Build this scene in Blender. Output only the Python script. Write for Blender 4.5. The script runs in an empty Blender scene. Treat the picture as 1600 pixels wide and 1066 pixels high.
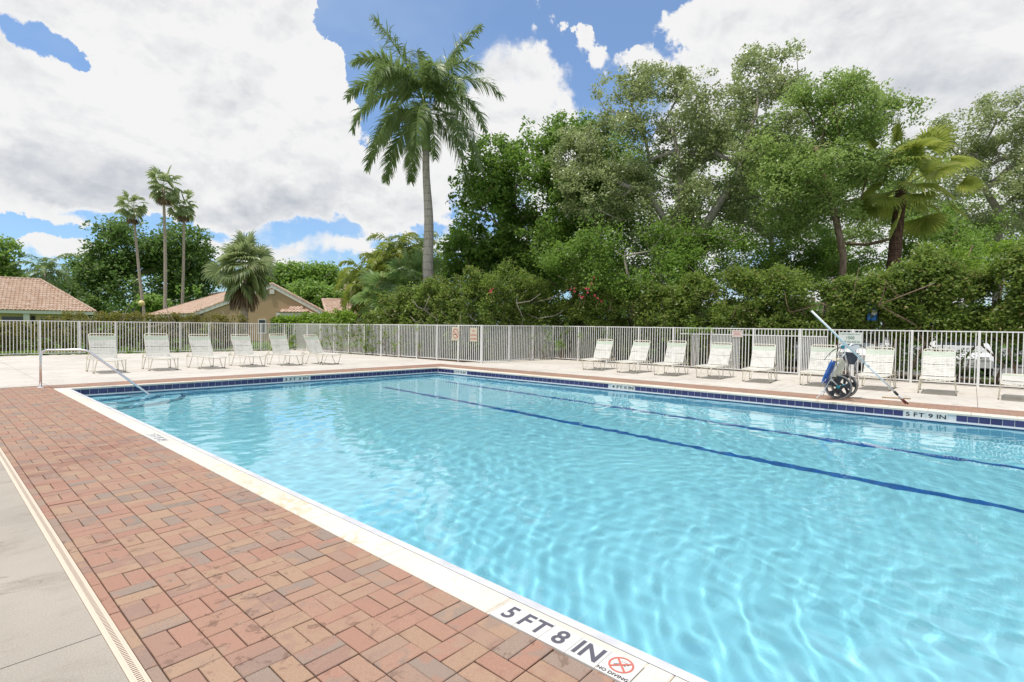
import bpy, bmesh, math, random
import numpy as np
from mathutils import Vector, Matrix, noise as mnoise

SC = bpy.context.scene
COL = SC.collection
random.seed(7)
RNG = np.random.default_rng(7)
R = math.radians
PI = math.pi

# ------------------------------------------------------------------ camera
CF, CPIT, CROL, CYAW, CH = 818.0, 0.02312, 0.01537, 0.84878, 1.446
def _rot(v):
    x, y, z = v
    cp, sp = math.cos(CPIT), math.sin(CPIT)
    y, z = y*cp+z*sp, -y*sp+z*cp
    c, s = math.cos(CYAW), math.sin(CYAW)
    return Vector((x*c+y*s, -x*s+y*c, z))
_cr, _sr = math.cos(CROL), math.sin(CROL)
CR, CU, CFW = _rot((_cr, 0, _sr)), _rot((-_sr, 0, _cr)), _rot((0, 1, 0))
cam = bpy.data.cameras.new('camera')
cam_o = bpy.data.objects.new('camera', cam)
COL.objects.link(cam_o)
cam_o.matrix_world = Matrix(((CR.x, CU.x, -CFW.x, 0), (CR.y, CU.y, -CFW.y, 0), (CR.z, CU.z, -CFW.z, CH), (0, 0, 0, 1)))
cam.sensor_width = 36
cam.lens = 36*CF/1600
cam.shift_x, cam.shift_y = 0.0009, -0.0016
cam.clip_start, cam.clip_end = 0.05, 3000
SC.camera = cam_o

# ------------------------------------------------------------------ light and exposure
SUN_AZ, SUN_EL = (-0.80, 0.30), R(75)          # horizontal direction towards the sun
_a = Vector((SUN_AZ[0], SUN_AZ[1], 0)).normalized()
SDIR = Vector((_a.x*math.cos(SUN_EL), _a.y*math.cos(SUN_EL), math.sin(SUN_EL)))
sun = bpy.data.lights.new('sun', 'SUN')
sun.energy = 4.4
sun.angle = R(0.53)
sun.color = (1.0, 0.955, 0.89)
sun_o = bpy.data.objects.new('sun', sun)
COL.objects.link(sun_o)
sun_o.rotation_euler = SDIR.to_track_quat('Z', 'Y').to_euler()
SC.view_settings.view_transform = 'Standard'
SC.view_settings.look = 'None'
SC.view_settings.gamma = 1
SC.view_settings.exposure = -0.22
SC.view_settings.use_curve_mapping = False
SC.cycles.use_denoising = True
SC.cycles.max_bounces = 10
SC.cycles.transmission_bounces = 6
SC.cycles.transparent_max_bounces = 8
SC.cycles.caustics_refractive = True
SC.cycles.caustics_reflective = False
SC.cycles.sample_clamp_indirect = 6

world = bpy.data.worlds.new('World')
SC.world = world
world.use_nodes = True
wt = world.node_tree
for n in list(wt.nodes): wt.nodes.remove(n)
class NB:
    "small node helper"
    def __init__(s, tree): s.t = tree
    def n(s, kind, **kw):
        nd = s.t.nodes.new(kind)
        for k, v in kw.items(): setattr(nd, k, v)
        return nd
    def put(s, sock, v):
        if isinstance(v, bpy.types.NodeSocket): s.t.links.new(v, sock)
        elif v is not None:
            if hasattr(sock, 'default_value'):
                try: sock.default_value = v
                except Exception:
                    sock.default_value = (*v, 1) if len(v) == 3 else v
    def m(s, op, a=None, b=None, c=None, clamp=False):
        nd = s.n('ShaderNodeMath', operation=op, use_clamp=clamp)
        for i, v in enumerate((a, b, c)):
            if v is not None: s.put(nd.inputs[i], v)
        return nd.outputs[0]
    def v(s, op, a=None, b=None, out=0):
        nd = s.n('ShaderNodeVectorMath', operation=op)
        for i, x in enumerate((a, b)):
            if x is not None: s.put(nd.inputs[i], x)
        return nd.outputs[out]
    def mix(s, f, a, b, mode='MIX'):
        nd = s.n('ShaderNodeMix', data_type='RGBA', blend_type=mode)
        s.put(nd.inputs[0], f)
        for i, x in ((6, a), (7, b)):
            if not isinstance(x, bpy.types.NodeSocket): x = (*x, 1) if len(x) == 3 else x
            s.put(nd.inputs[i], x)
        return nd.outputs[2]
    def noise(s, vec, scale, detail=4, rough=0.55, out=0, dist=0.0):
        nd = s.n('ShaderNodeTexNoise')
        if vec is not None: s.put(nd.inputs['Vector'], vec)
        nd.inputs['Scale'].default_value = scale
        nd.inputs['Detail'].default_value = detail
        nd.inputs['Roughness'].default_value = rough
        nd.inputs['Distortion'].default_value = dist
        return nd.outputs[out]
    def rng(s, x, a, b, c=0.0, d=1.0, smooth=True):
        nd = s.n('ShaderNodeMapRange', interpolation_type='SMOOTHSTEP' if smooth else 'LINEAR')
        for i, y in enumerate((x, a, b, c, d)): s.put(nd.inputs[i], y)
        return nd.outputs[0]
    def ramp(s, x, stops, interp='LINEAR'):
        nd = s.n('ShaderNodeValToRGB')
        s.put(nd.inputs[0], x)
        cr = nd.color_ramp
        cr.interpolation = interp
        while len(cr.elements) < len(stops): cr.elements.new(0.5)
        for e, (p, c) in zip(cr.elements, stops):
            e.position = p; e.color = (*c, 1)
        return nd.outputs[0]

W = NB(wt)
sky = W.n('ShaderNodeTexSky', sky_type='NISHITA', sun_disc=False)
sky.sun_elevation = SUN_EL
sky.sun_rotation = math.atan2(_a.x, _a.y)
sky.air_density = 1.0; sky.dust_density = 0.6; sky.ozone_density = 2.0
tc = W.n('ShaderNodeTexCoord').outputs['Generated']
nd = W.v('NORMALIZE', tc)
sep = W.n('ShaderNodeSeparateXYZ'); W.put(sep.inputs[0], nd)
az = W.m('SUBTRACT', W.m('ARCTAN2', sep.outputs[0], sep.outputs[1]), CYAW)
az = W.m('WRAP', az, PI, -PI)
el = W.m('ARCSINE', sep.outputs[2])
cmb = W.n('ShaderNodeCombineXYZ'); W.put(cmb.inputs[0], az); W.put(cmb.inputs[1], el)
ae = cmb.outputs[0]
# cloud-plane coordinates for the noise (flattens towards the horizon as real clouds do)
zc = W.m('ADD', W.m('MAXIMUM', sep.outputs[2], 0.0), 0.35)
cp = W.v('DIVIDE', nd, None); W.t.nodes[-1]
cpn = W.n('ShaderNodeVectorMath', operation='SCALE'); W.put(cpn.inputs[0], nd); W.put(cpn.inputs[3], W.m('DIVIDE', 1.0, zc))
cpv = cpn.outputs[0]
def sk(px, py):
    a = math.atan((px-800)/CF)
    hor = 499.2+px*0.01537
    return a, math.atan((hor-py)/CF*math.cos(a))
_w1 = W.v('MULTIPLY', W.v('SUBTRACT', W.noise(nd, 5.5, 9, 0.60, out=1), (.5, .5, .5)), (.30, .22, 0))
_w2 = W.v('MULTIPLY', W.v('SUBTRACT', W.noise(nd, 1.7, 3, 0.5, out=1), (.5, .5, .5)), (.14, .10, 0))
ae = W.v('ADD', ae, W.v('ADD', _w1, _w2))
def blob_sum(blobs):
    tot = None
    for (px, py, rx, ry, w) in blobs:
        a, e = sk(px, py)
        ra, re = rx/CF*math.cos(a)**1.5, ry/CF*math.cos(a)
        d = W.v('MULTIPLY', W.v('SUBTRACT', ae, (a, e, 0)), (1/ra, 1/re, 0))
        ln = W.v('LENGTH', d, out=1)
        g = W.rng(ln, 1.5, 0.3, 0.0, w)
        tot = g if tot is None else W.m('ADD', tot, g)
    return tot
n_big = W.noise(cpv, 2.3, 9, 0.58)
n_fine = W.noise(nd, 9.0, 8, 0.62)
nz = W.m('ADD', W.m('MULTIPLY', W.m('SUBTRACT', n_big, 0.5), 1.3), W.m('MULTIPLY', W.m('SUBTRACT', n_fine, 0.5), 1.9))
fld = blob_sum([
    (120, 40, 420, 190, 1.0), (420, 110, 150, 260, 1.0), (150, 240, 360, 110, 1.0), (480, 270, 190, 90, 0.9),
    (620, 300, 90, 60, 0.55), (770, 140, 90, 80, 0.75), (800, 230, 110, 60, 0.6), (1160, 105, 150, 105, 1.0), (1450, 80, 380, 190, 1.1),
    (905, 72, 26, 20, 0.72), (958, 96, 30, 22, 0.66), (100, 392, 80, 26, 0.55), (900, 185, 70, 40, 0.5),
    (560, 385, 160, 26, 0.55), (700, 250, 50, 60, 0.5), (1030, 60, 40, 40, .35), (1015, 110, 30, 26, .3), (1250, 350, 620, 150, 1.0), (300, 392, 60, 22, .4),
    (108, 54, 30, 24, -1.5), (374, 162, 30, 26, -1.2), (565, 120, 34, 170, -0.9), (640, 60, 120, 90, -0.5), (430, 356, 260, 18, -0.8), (60, 365, 120, 16, -0.7)])
out_az = W.rng(W.m('ABSOLUTE', az), 0.8, 1.2, 0.0, 0.55)
out_el = W.rng(el, 0.55, 0.85, 0.0, 0.5)
fld = W.m('ADD', fld, W.m('MAXIMUM', out_az, out_el))
cl = W.rng(W.m('ADD', fld, nz), 0.30, W.rng(W.noise(nd, 3.1, 4, .6), .4, .62, .44, .95))
grey = blob_sum([(130, 280, 190, 60, 0.55), (470, 325, 120, 40, 0.6), (1300, 60, 260, 110, 0.22), (1500, 190, 190, 90, 0.40), (660, 330, 70, 30, 0.3)])
edge = W.rng(W.m('ADD', fld, nz), 0.4, 1.3, 0.0, 1.0)
def pn(off, sc, dt): return W.noise(W.v('ADD', W.v('MULTIPLY', nd, (1, 1, 1.5)), off), sc, dt, .6, dist=.35)
_l = (-.012, .004, .045)
rel1 = W.m('SUBTRACT', pn((0, 0, 0), 5.0, 7), pn(_l, 5.0, 7))
_l2 = (-.006, .002, .02)
rel2 = W.m('SUBTRACT', pn((3, 1, 0), 13.0, 6), pn((2.994, 1.002, .02), 13.0, 6))
relief = W.m('ADD', W.m('MULTIPLY', rel1, -1.9), W.m('MULTIPLY', rel2, -1.2))
gr = W.m('MULTIPLY', W.m('ADD', grey, W.m('ADD', relief, W.m('MULTIPLY', W.m('SUBTRACT', W.noise(cpv, 4.2, 8, 0.62), 0.46), 1.5))), edge, clamp=True)
ccol = W.mix(gr, (1.06, 1.06, 1.06), (0.63, 0.67, 0.735))
thin = W.rng(W.noise(cpv, 1.5, 5, 0.6, dist=0.6), 0.42, 0.75, 0.18, 0.42)
skc = W.n('ShaderNodeVectorMath', operation='SCALE'); W.put(skc.inputs[0], sky.outputs[0]); skc.inputs[3].default_value = 0.15
skb = W.mix(thin, W.mix(1.0, skc.outputs[0], (.76, 1.06, 1.34), 'MULTIPLY'), (0.72, 0.86, 1.0))
fin = W.mix(cl, skb, ccol)
# below the horizon the dome simply repeats the pale horizon haze
fin = W.mix(W.rng(el, -0.02, 0.03), (0.62, 0.68, 0.75), fin)
bgs = W.n('ShaderNodeBackground'); W.put(bgs.inputs[0], fin); bgs.inputs[1].default_value = 1.0
wo = W.n('ShaderNodeOutputWorld'); W.t.links.new(bgs.outputs[0], wo.inputs[0])
for n_ in list(wt.nodes):
    if n_.type == 'VECT_MATH' and n_.operation == 'DIVIDE': wt.nodes.remove(n_)
world.cycles.sampling_method = 'MANUAL'; world.cycles.sample_map_resolution = 1024

# ------------------------------------------------------------------ pixel rays (used only to find where on the site a thing stands)
def ray(px, py):
    return (CFW+CR*((px-798.5)/CF)-CU*((py-530.4)/CF))
def atd(px, py, depth):
    return Vector((0, 0, CH))+ray(px, py)*depth
def ong(px, py, z=0.0):
    d = ray(px, py); return Vector((0, 0, CH))+d*((z-CH)/d.z)
def onplane(px, py, p0, p1):
    "hit of a pixel ray with the vertical plane through two ground points"
    n = Vector((p1[1]-p0[1], -(p1[0]-p0[0]), 0)); d = ray(px, py)
    t = (Vector((p0[0], p0[1], 0))-Vector((0, 0, CH))).dot(n)/d.dot(n)
    return Vector((0, 0, CH))+d*t

# ------------------------------------------------------------------ materials
MATS = {}
def mat(name, col=(0.5, 0.5, 0.5), rough=0.6, metal=0.0, spec=0.5, fn=None, coat=0.0):
    if name in MATS: return MATS[name]
    m = bpy.data.materials.new(name); m.use_nodes = True
    b = m.node_tree.nodes['Principled BSDF']
    b.inputs['Base Color'].default_value = (*col, 1)
    b.inputs['Roughness'].default_value = rough
    b.inputs['Metallic'].default_value = metal
    b.inputs['Specular IOR Level'].default_value = spec
    b.inputs['Coat Weight'].default_value = coat
    if fn:
        N = NB(m.node_tree)
        fn(N, b)
    MATS[name] = m
    return m
def bump(N, b, h, strength=0.3, dist=0.01):
    bn = N.n('ShaderNodeBump'); bn.inputs['Strength'].default_value = strength; bn.inputs['Distance'].default_value = dist
    N.put(bn.inputs['Height'], h); N.put(b.inputs['Normal'], bn.outputs[0])
def geo(N): return N.n('ShaderNodeNewGeometry').outputs['Position']

def brick_fn(src):
    def fn(N, b):
        P = geo(N)
        if src == 'obj': rnd = N.n('ShaderNodeObjectInfo').outputs['Random']
        else: rnd = N.n('ShaderNodeNewGeometry').outputs['Random Per Island']
        off = N.n('ShaderNodeCombineXYZ'); N.put(off.inputs[0], N.m('MULTIPLY', rnd, 37.0)); N.put(off.inputs[2], N.m('MULTIPLY', rnd, 91.0))
        PV = N.v('ADD', P, off.outputs[0])
        base = N.ramp(rnd, [(0, (0.363, 0.230, 0.146)), (.16, (0.387, 0.255, 0.164)), (.30, (0.353, 0.176, 0.123)), (.46, (0.377, 0.201, 0.141)), (.60, (0.367, 0.230, 0.155)), (.70, (0.240, 0.201, 0.169)), (.82, (0.304, 0.221, 0.169)), (.92, (0.343, 0.167, 0.119)), (1, (0.201, 0.181, 0.155))])
        second = N.ramp(N.m('FRACT', N.m('MULTIPLY', rnd, 7.31)), [(0, (0.372, 0.230, 0.146)), (.35, (0.343, 0.167, 0.119)), (.7, (0.235, 0.196, 0.164)), (1, (0.392, 0.255, 0.164))])
        f = N.rng(N.noise(PV, 9.0, 2, 0.5), 0.50, 0.66, 0.0, 0.75)
        c = N.mix(f, base, second)
        c = N.mix(.22, c, (.355, .215, .155))
        sp = N.noise(P, 260.0, 4, 0.75)
        c = N.mix(N.rng(sp, 0.44, 0.70, 0.0, 0.34), c, (.50, .41, .335))
        c = N.mix(N.rng(sp, 0.50, 0.32, 0.0, 0.5), c, (.16, .11, .09))
        # old water stains
        st = N.m('MULTIPLY', N.rng(N.noise(P, 11.0, 6, 0.66, dist=0.5), 0.57, 0.625), N.rng(N.noise(P, 1.3, 3, 0.55), 0.45, 0.56))
        c = N.mix(N.m('MULTIPLY', st, 0.55), c, (.15, .09, .065))
        # a broad dirtier belt across the paving
        sx = N.n('ShaderNodeSeparateXYZ'); N.put(sx.inputs[0], P)
        yy = N.m('ADD', sx.outputs[1], N.m('MULTIPLY', sx.outputs[0], -0.7))
        w = N.m('ADD', yy, N.m('MULTIPLY', N.noise(P, 2.2, 4, 0.6), 1.6))
        belt = N.m('MULTIPLY', N.rng(w, 6.1, 6.7), N.rng(w, 8.6, 7.4))
        belt = N.m('MULTIPLY', belt, N.rng(N.noise(P, 3.0, 4, 0.65, dist=0.4), 0.42, 0.62))
        c = N.mix(N.m('MULTIPLY', belt, 0.55), c, (.24, .13, .10))
        N.put(b.inputs['Base Color'], c)
        b.inputs['Roughness'].default_value = 0.85
        bump(N, b, N.noise(P, 300.0, 4, 0.7), 0.5, 0.0015)
    return fn
M_brick = mat('paver_clay', fn=brick_fn('obj'), spec=.25)
M_brick_j = mat('paver_clay_far', fn=brick_fn('isl'), spec=.25)
def sand_fn(N, b):
    N.put(b.inputs['Base Color'], N.mix(N.noise(geo(N), 60, 4), (.05, .037, .028), (.20, .15, .11)))
M_sand = mat('joint_sand', rough=.95, fn=sand_fn)
def conc_fn(c1, c2, blotch, fine=.25):
    def fn(N, b):
        P = geo(N)
        c = N.mix(N.rng(N.noise(P, 0.55, 6, 0.6), .35, .68), c1, c2)
        c = N.mix(N.rng(N.noise(N.v('MULTIPLY', P, (1, 1.6, 1)), 1.9, 8, 0.68, dist=.5), .50, .66, 0, .6), c, blotch)
        ck = N.rng(N.m('ABSOLUTE', N.m('SUBTRACT', N.noise(P, .8, 5, .6, dist=.8), .5)), .0035, .0, 0, .55)
        c = N.mix(N.m('MULTIPLY', ck, N.rng(N.noise(P, .35, 2), .5, .6)), c, (.16, .13, .10))
        s = N.noise(P, 160, 4, .7)
        c = N.mix(N.rng(s, .4, .7, 0, fine), c, (.66, .62, .54))
        c = N.mix(N.rng(s, .5, .28, 0, fine), c, (.16, .14, .12))
        N.put(b.inputs['Base Color'], c)
        bump(N, b, s, .4, .002)
    return fn
M_slab = mat('grey_concrete', rough=.9, spec=.2, fn=conc_fn((.40, .355, .295), (.32, .285, .24), (.26, .22, .18)))
M_deck = mat('pale_deck_coating', rough=.85, spec=.25, fn=conc_fn((.61, .565, .505), (.52, .48, .425), (.41, .355, .295), .15))
def coping_fn(N, b):
    P = geo(N)
    c = N.mix(N.rng(N.noise(P, 1.1, 5, .6), .35, .7), (.70, .65, .565), (.64, .585, .49))
    stn = N.m('MULTIPLY', N.rng(N.noise(P, .75, 2, .5), .50, .60), N.rng(N.noise(P, 9, 5, .65, dist=1), .46, .64))
    c = N.mix(N.m('MULTIPLY', stn, .6), c, (.60, .40, .20))
    vn = N.rng(N.m('ABSOLUTE', N.m('SUBTRACT', N.noise(P, 4.5, 4, .5, dist=1.5), .5)), .012, 0.0, 0, .3)
    c = N.mix(vn, c, (.52, .35, .22))
    N.put(b.inputs['Base Color'], c)
    bump(N, b, N.noise(P, 120, 4, .7), .35, .0015)
M_coping = mat('cream_coping_stone', rough=.75, spec=.3, fn=coping_fn)
M_lip = mat('coping_lip_plaster', (.58, .58, .585), rough=.6, fn=lambda N, b: N.put(b.inputs['Base Color'], N.mix(N.rng(N.noise(geo(N), 5, 5), .4, .7), (.60, .60, .61), (.50, .50, .52))))
M_tile = mat('navy_glazed_tile', (.035, .032, .12), rough=.18, fn=lambda N, b: N.put(b.inputs['Base Color'], N.mix(N.n('ShaderNodeObjectInfo').outputs['Random'], (.030, .028, .105), (.052, .048, .15))))
M_grout = mat('pale_grout', (.62, .62, .62), rough=.8)
M_wtile = mat('white_marker_tile', (.66, .64, .60), rough=.4)
M_ink = mat('black_lettering', (.025, .025, .03), rough=.5)
M_inkgrey = mat('grey_lettering', (.10, .095, .12), rough=.6)
M_red = mat('red_print', (.50, .07, .05), rough=.5)
def plaster_fn(N, b):
    P = geo(N)
    c = N.mix(N.rng(N.noise(P, .5, 4), .3, .7), (.28, .675, .795), (.305, .705, .82))
    N.put(b.inputs['Base Color'], c)
M_plaster = mat('pale_blue_pool_plaster', rough=.9, fn=plaster_fn)
M_lane = mat('lane_line_tile', (.01, .12, .40), rough=.5)
M_step = mat('step_edge_tile', (.05, .16, .30), rough=.5)
def water_mat():
    m = bpy.data.materials.new('pool_water'); m.use_nodes = True
    nt = m.node_tree; N = NB(nt)
    b = nt.nodes['Principled BSDF']
    b.inputs['Base Color'].default_value = (.86, .97, 1, 1)
    b.inputs['Roughness'].default_value = 0.0
    b.inputs['IOR'].default_value = 1.333
    b.inputs['Transmission Weight'].default_value = 1.0
    return m
M_water = water_mat()
def metal_fn(N, b):
    N.put(b.inputs['Roughness'], N.rng(N.noise(geo(N), 40, 3), .3, .7, .18, .34))
M_steel = mat('brushed_stainless', (.62, .63, .64), metal=1.0, rough=.25, fn=metal_fn)
M_steel.node_tree.nodes['Principled BSDF'].inputs['Base Color'].default_value = (.80, .79, .80, 1)
M_fence = mat('white_fence_paint', rough=.45, fn=lambda N, b: N.put(b.inputs['Base Color'], N.mix(N.rng(N.noise(geo(N), 14, 5), .5, .8), (.80, .79, .76), (.68, .65, .60))))
M_alu = mat('white_anodised_pole', (.72, .73, .74), rough=.35, metal=.2)
M_cream = mat('cream_powder_coat', (.72, .67, .54), rough=.4)
M_strap = mat('white_vinyl_strap', rough=.5, fn=lambda N, b: N.put(b.inputs['Base Color'], N.mix(N.rng(N.noise(geo(N), 7, 5), .45, .7), (.68, .66, .60), (.56, .54, .48))))
M_strapg = mat('pale_green_vinyl_strap', (.50, .56, .45), rough=.45)
M_foot = mat('dark_rubber', (.02, .02, .022), rough=.7)
M_tyre = mat('grey_tyre_rubber', (.20, .20, .19), rough=.8)
M_hub = mat('black_wheel_plastic', (.02, .022, .028), rough=.4)
M_blue = mat('blue_cable', (.03, .16, .50), rough=.4)
M_bag = mat('charcoal_mesh_bag', (.06, .07, .09), rough=.8)
M_teal = mat('teal_plastic', (.02, .22, .28), rough=.35)
M_whitep = mat('white_plastic', (.75, .75, .74), rough=.4)
M_wood = mat('tan_wood_handle', (.42, .28, .14), rough=.7)
M_sign = mat('cream_sign_board', (.62, .55, .42), rough=.55)
M_signw = mat('white_sign_board', (.66, .70, .66), rough=.55)
M_signg = mat('green_sign_print', (.03, .16, .08), rough=.55)

def grass_fn(N, b):
    P = geo(N)
    c = N.mix(N.rng(N.noise(P, .6, 5), .35, .7), (.075, .15, .025), (.12, .19, .04))
    c = N.mix(N.rng(N.noise(P, 25, 4, .7), .4, .7, 0, .6), c, (.05, .09, .02))
    N.put(b.inputs['Base Color'], c); bump(N, b, N.noise(P, 40, 5, .8), 1, .03)
M_grass = mat('lawn', rough=.9, spec=.1, fn=grass_fn)
M_mulch = mat('leaf_mulch', rough=.95, spec=.1, fn=lambda N, b: N.put(b.inputs['Base Color'], N.mix(N.noise(geo(N), 18, 6, .8), (.05, .035, .022), (.17, .12, .08))))
M_asph = mat('parking_asphalt', rough=.9, spec=.2, fn=lambda N, b: N.put(b.inputs['Base Color'], N.mix(N.noise(geo(N), 3, 6, .7), (.17, .17, .17), (.24, .235, .23))))

def leaf_mat(name, dark, light, tip=None, trans=.35, rough=.45, spec=.35):
    m = bpy.data.materials.new(name); m.use_nodes = True
    nt = m.node_tree; N = NB(nt); b = nt.nodes['Principled BSDF']
    g = N.n('ShaderNodeNewGeometry'); rnd = g.outputs['Random Per Island']
    c = N.mix(rnd, dark, light)
    if tip: c = N.mix(N.rng(rnd, .86, .97, 0, 1), c, tip)
    big = N.noise(g.outputs['Position'], .9, 3, .5)
    c = N.mix(N.rng(big, .35, .65, 0, .45), c, tuple(x*1.5 for x in light))
    N.put(b.inputs['Base Color'], c)
    b.inputs['Roughness'].default_value = rough
    b.inputs['Specular IOR Level'].default_value = spec
    tr = N.n('ShaderNodeBsdfTranslucent'); N.put(tr.inputs[0], N.mix(.5, c, tuple(min(1, x*2.2) for x in light)))
    ms = N.n('ShaderNodeMixShader'); ms.inputs[0].default_value = trans
    nt.links.new(b.outputs[0], ms.inputs[1]); nt.links.new(tr.outputs[0], ms.inputs[2])
    nt.links.new(ms.outputs[0], nt.nodes['Material Output'].inputs[0])
    MATS[name] = m
    return m
def bark_fn(c1, c2, rings=0):
    def fn(N, b):
        P = geo(N)
        v = N.v('MULTIPLY', P, (14, 14, 3))
        h = N.noise(v, 1, 5, .7)
        c = N.mix(N.rng(h, .35, .65), c1, c2)
        if rings:
            s = N.n('ShaderNodeSeparateXYZ'); N.put(s.inputs[0], P)
            rg = N.m('SINE', N.m('ADD', N.m('MULTIPLY', s.outputs[2], rings), N.m('MULTIPLY', N.noise(P, 3, 2), 3)))
            c = N.mix(N.rng(rg, .75, 1, 0, .5), c, tuple(x*.5 for x in c1))
        N.put(b.inputs['Base Color'], c); bump(N, b, h, .6, .02)
    return fn
M_bark = mat('grey_bark', rough=.9, spec=.15, fn=bark_fn((.27, .235, .195), (.46, .41, .35)))
M_bark2 = mat('brown_bark', rough=.9, spec=.15, fn=bark_fn((.15, .105, .07), (.29, .215, .15)))
M_palmbark = mat('royal_palm_trunk', rough=.85, spec=.15, fn=bark_fn((.36, .32, .265), (.52, .47, .40), 16))
M_palmbark2 = mat('fan_palm_trunk', rough=.9, spec=.1, fn=bark_fn((.37, .30, .235), (.52, .44, .355), 26))
M_darktrunk = mat('shaggy_dark_trunk', rough=.95, spec=.1, fn=bark_fn((.07, .04, .03), (.19, .115, .08), 24))
M_shaft = mat('palm_crownshaft', (.16, .24, .06), rough=.4)
M_dead = leaf_mat('dead_frond', (.13, .085, .05), (.24, .17, .10), trans=.15)

# ------------------------------------------------------------------ mesh helpers
class MB:
    def __init__(s): s.v = []; s.f = []; s.m = []
    def add(s, vs, fs, mi=0):
        o = len(s.v); s.v += [tuple(x) for x in vs]
        s.f += [tuple(i+o for i in f) for f in fs]; s.m += [mi]*len(fs)
        return s
    def box(s, x0, x1, y0, y1, z0, z1, mi=0):
        return s.add([(x0, y0, z0), (x1, y0, z0), (x1, y1, z0), (x0, y1, z0), (x0, y0, z1), (x1, y0, z1), (x1, y1, z1), (x0, y1, z1)],
                     [(0, 3, 2, 1), (4, 5, 6, 7), (0, 1, 5, 4), (1, 2, 6, 5), (2, 3, 7, 6), (3, 0, 4, 7)], mi)
    def chbox(s, x0, x1, y0, y1, z0, z1, c=.003, mi=0):
        v = [(x0, y0, z0), (x1, y0, z0), (x1, y1, z0), (x0, y1, z0),
             (x0, y0, z1-c), (x1, y0, z1-c), (x1, y1, z1-c), (x0, y1, z1-c),
             (x0+c, y0+c, z1), (x1-c, y0+c, z1), (x1-c, y1-c, z1), (x0+c, y1-c, z1)]
        f = []
        for a in (0, 4):
            for i in range(4): f.append((a+i, a+(i+1) % 4, a+4+(i+1) % 4, a+4+i))
        f.append((8, 9, 10, 11))
        return s.add(v, f, mi)
    def tube(s, pts, r, seg=8, mi=0, cap=True):
        pts = [Vector(p) for p in pts]; n = len(pts)
        rs = list(r) if hasattr(r, '__len__') else [r]*n
        o = len(s.v); up = None
        for i, p in enumerate(pts):
            t = (pts[min(i+1, n-1)]-pts[max(i-1, 0)])
            t = t.normalized() if t.length > 1e-9 else Vector((0, 0, 1))
            if up is None: up = Vector((0, 0, 1)) if abs(t.z) < .9 else Vector((1, 0, 0))
            a = (up-t*up.dot(t)).normalized(); b = t.cross(a); up = a
            for k in range(seg):
                th = 2*PI*k/seg; s.v.append(tuple(p+(a*math.cos(th)+b*math.sin(th))*rs[i]))
        for i in range(n-1):
            for k in range(seg):
                s.f.append((o+i*seg+k, o+i*seg+(k+1) % seg, o+(i+1)*seg+(k+1) % seg, o+(i+1)*seg+k)); s.m.append(mi)
        if cap:
            s.f.append(tuple(o+k for k in reversed(range(seg)))); s.m.append(mi)
            s.f.append(tuple(o+(n-1)*seg+k for k in range(seg))); s.m.append(mi)
        return s
    def quad(s, a, b, c, d, mi=0): return s.add([a, b, c, d], [(0, 1, 2, 3)], mi)
    def mesh(s, name, mats, smooth=False):
        me = bpy.data.meshes.new(name); me.from_pydata(s.v, [], s.f)
        for m in (mats if isinstance(mats, (list, tuple)) else [mats]): me.materials.append(m)
        if any(s.m): me.polygons.foreach_set('material_index', s.m)
        if smooth: me.polygons.foreach_set('use_smooth', [True]*len(s.f))
        me.update()
        return me
    def build(s, name, mats, parent=None, smooth=False): return link(name, s.mesh(name, mats, smooth), parent)
def link(name, data, parent=None, loc=None, rot=None):
    o = bpy.data.objects.new(name, data); COL.objects.link(o)
    if parent is not None: o.parent = parent
    if loc is not None: o.location = loc
    if rot is not None: o.rotation_euler = rot
    return o
def thing(name, label, cat, loc=(0, 0, 0), rz=0.0, group=None, data=None):
    o = link(name, data, None, loc, (0, 0, rz)); o['label'] = label; o['category'] = cat
    if group: o['group'] = group
    return o
def tag(o, label, cat, group=None):
    o['label'] = label; o['category'] = cat
    if group: o['group'] = group
    return o
def struct(o, label=None):
    o['kind'] = 'structure'
    if label: o['label'] = label
    return o
def children_of(o): return [c for c in COL.objects if c.parent == o]
def copy_tree(o, label=None, loc=None, rz=None):
    kids = {}
    for c in COL.objects:
        if c.parent: kids.setdefault(c.parent.name, []).append(c)
    def rec(a, par):
        c = a.copy(); COL.objects.link(c)
        if par is not None: c.parent = par
        for k in kids.get(a.name, []): rec(k, c)
        return c
    r = rec(o, None)
    if label: r['label'] = label
    if loc is not None: r.location = loc
    if rz is not None: r.rotation_euler = (0, 0, rz)
    return r
def text_mesh(name, body, size, m, extrude=.0, bold=.0, align='CENTER', sx=1.0):
    cu = bpy.data.curves.new(name, 'FONT'); cu.body = body; cu.size = size
    cu.align_x = align; cu.align_y = 'CENTER'; cu.offset = bold; cu.extrude = extrude; cu.resolution_u = 3; cu.space_character = 1.05
    tmp = bpy.data.objects.new('tmp_text', cu); COL.objects.link(tmp)
    dg = bpy.context.evaluated_depsgraph_get(); dg.update()
    me = bpy.data.meshes.new_from_object(tmp.evaluated_get(dg))
    bpy.data.objects.remove(tmp)
    me.materials.clear(); me.materials.append(m)
    if sx != 1.0:
        for v in me.vertices: v.co.x *= sx
    me.name = name
    return me
def letters(body, size, m, root, at_, bold, sx=1.0, total=None):
    "one mesh per character, set side by side"
    ms = []; x = 0
    for ch_ in body:
        if ch_ == ' ': x += size*.30; continue
        t = text_mesh('letter', ch_, size, m, bold=bold, align='LEFT')
        xs = [v.co.x for v in t.vertices]; w = max(xs)-min(xs)
        for v in t.vertices: v.co.x -= min(xs)
        ms.append((t, x, w)); x += w+size*.10
    L = ms[-1][1]+ms[-1][2]; k = (total/L) if total else sx
    for t, x0, w in ms:
        for v in t.vertices: v.co.x = (v.co.x-w/2)*k
        link('letter', t, root, (at_[0]+(x0+w/2-L/2)*k, at_[1], at_[2]))
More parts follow.
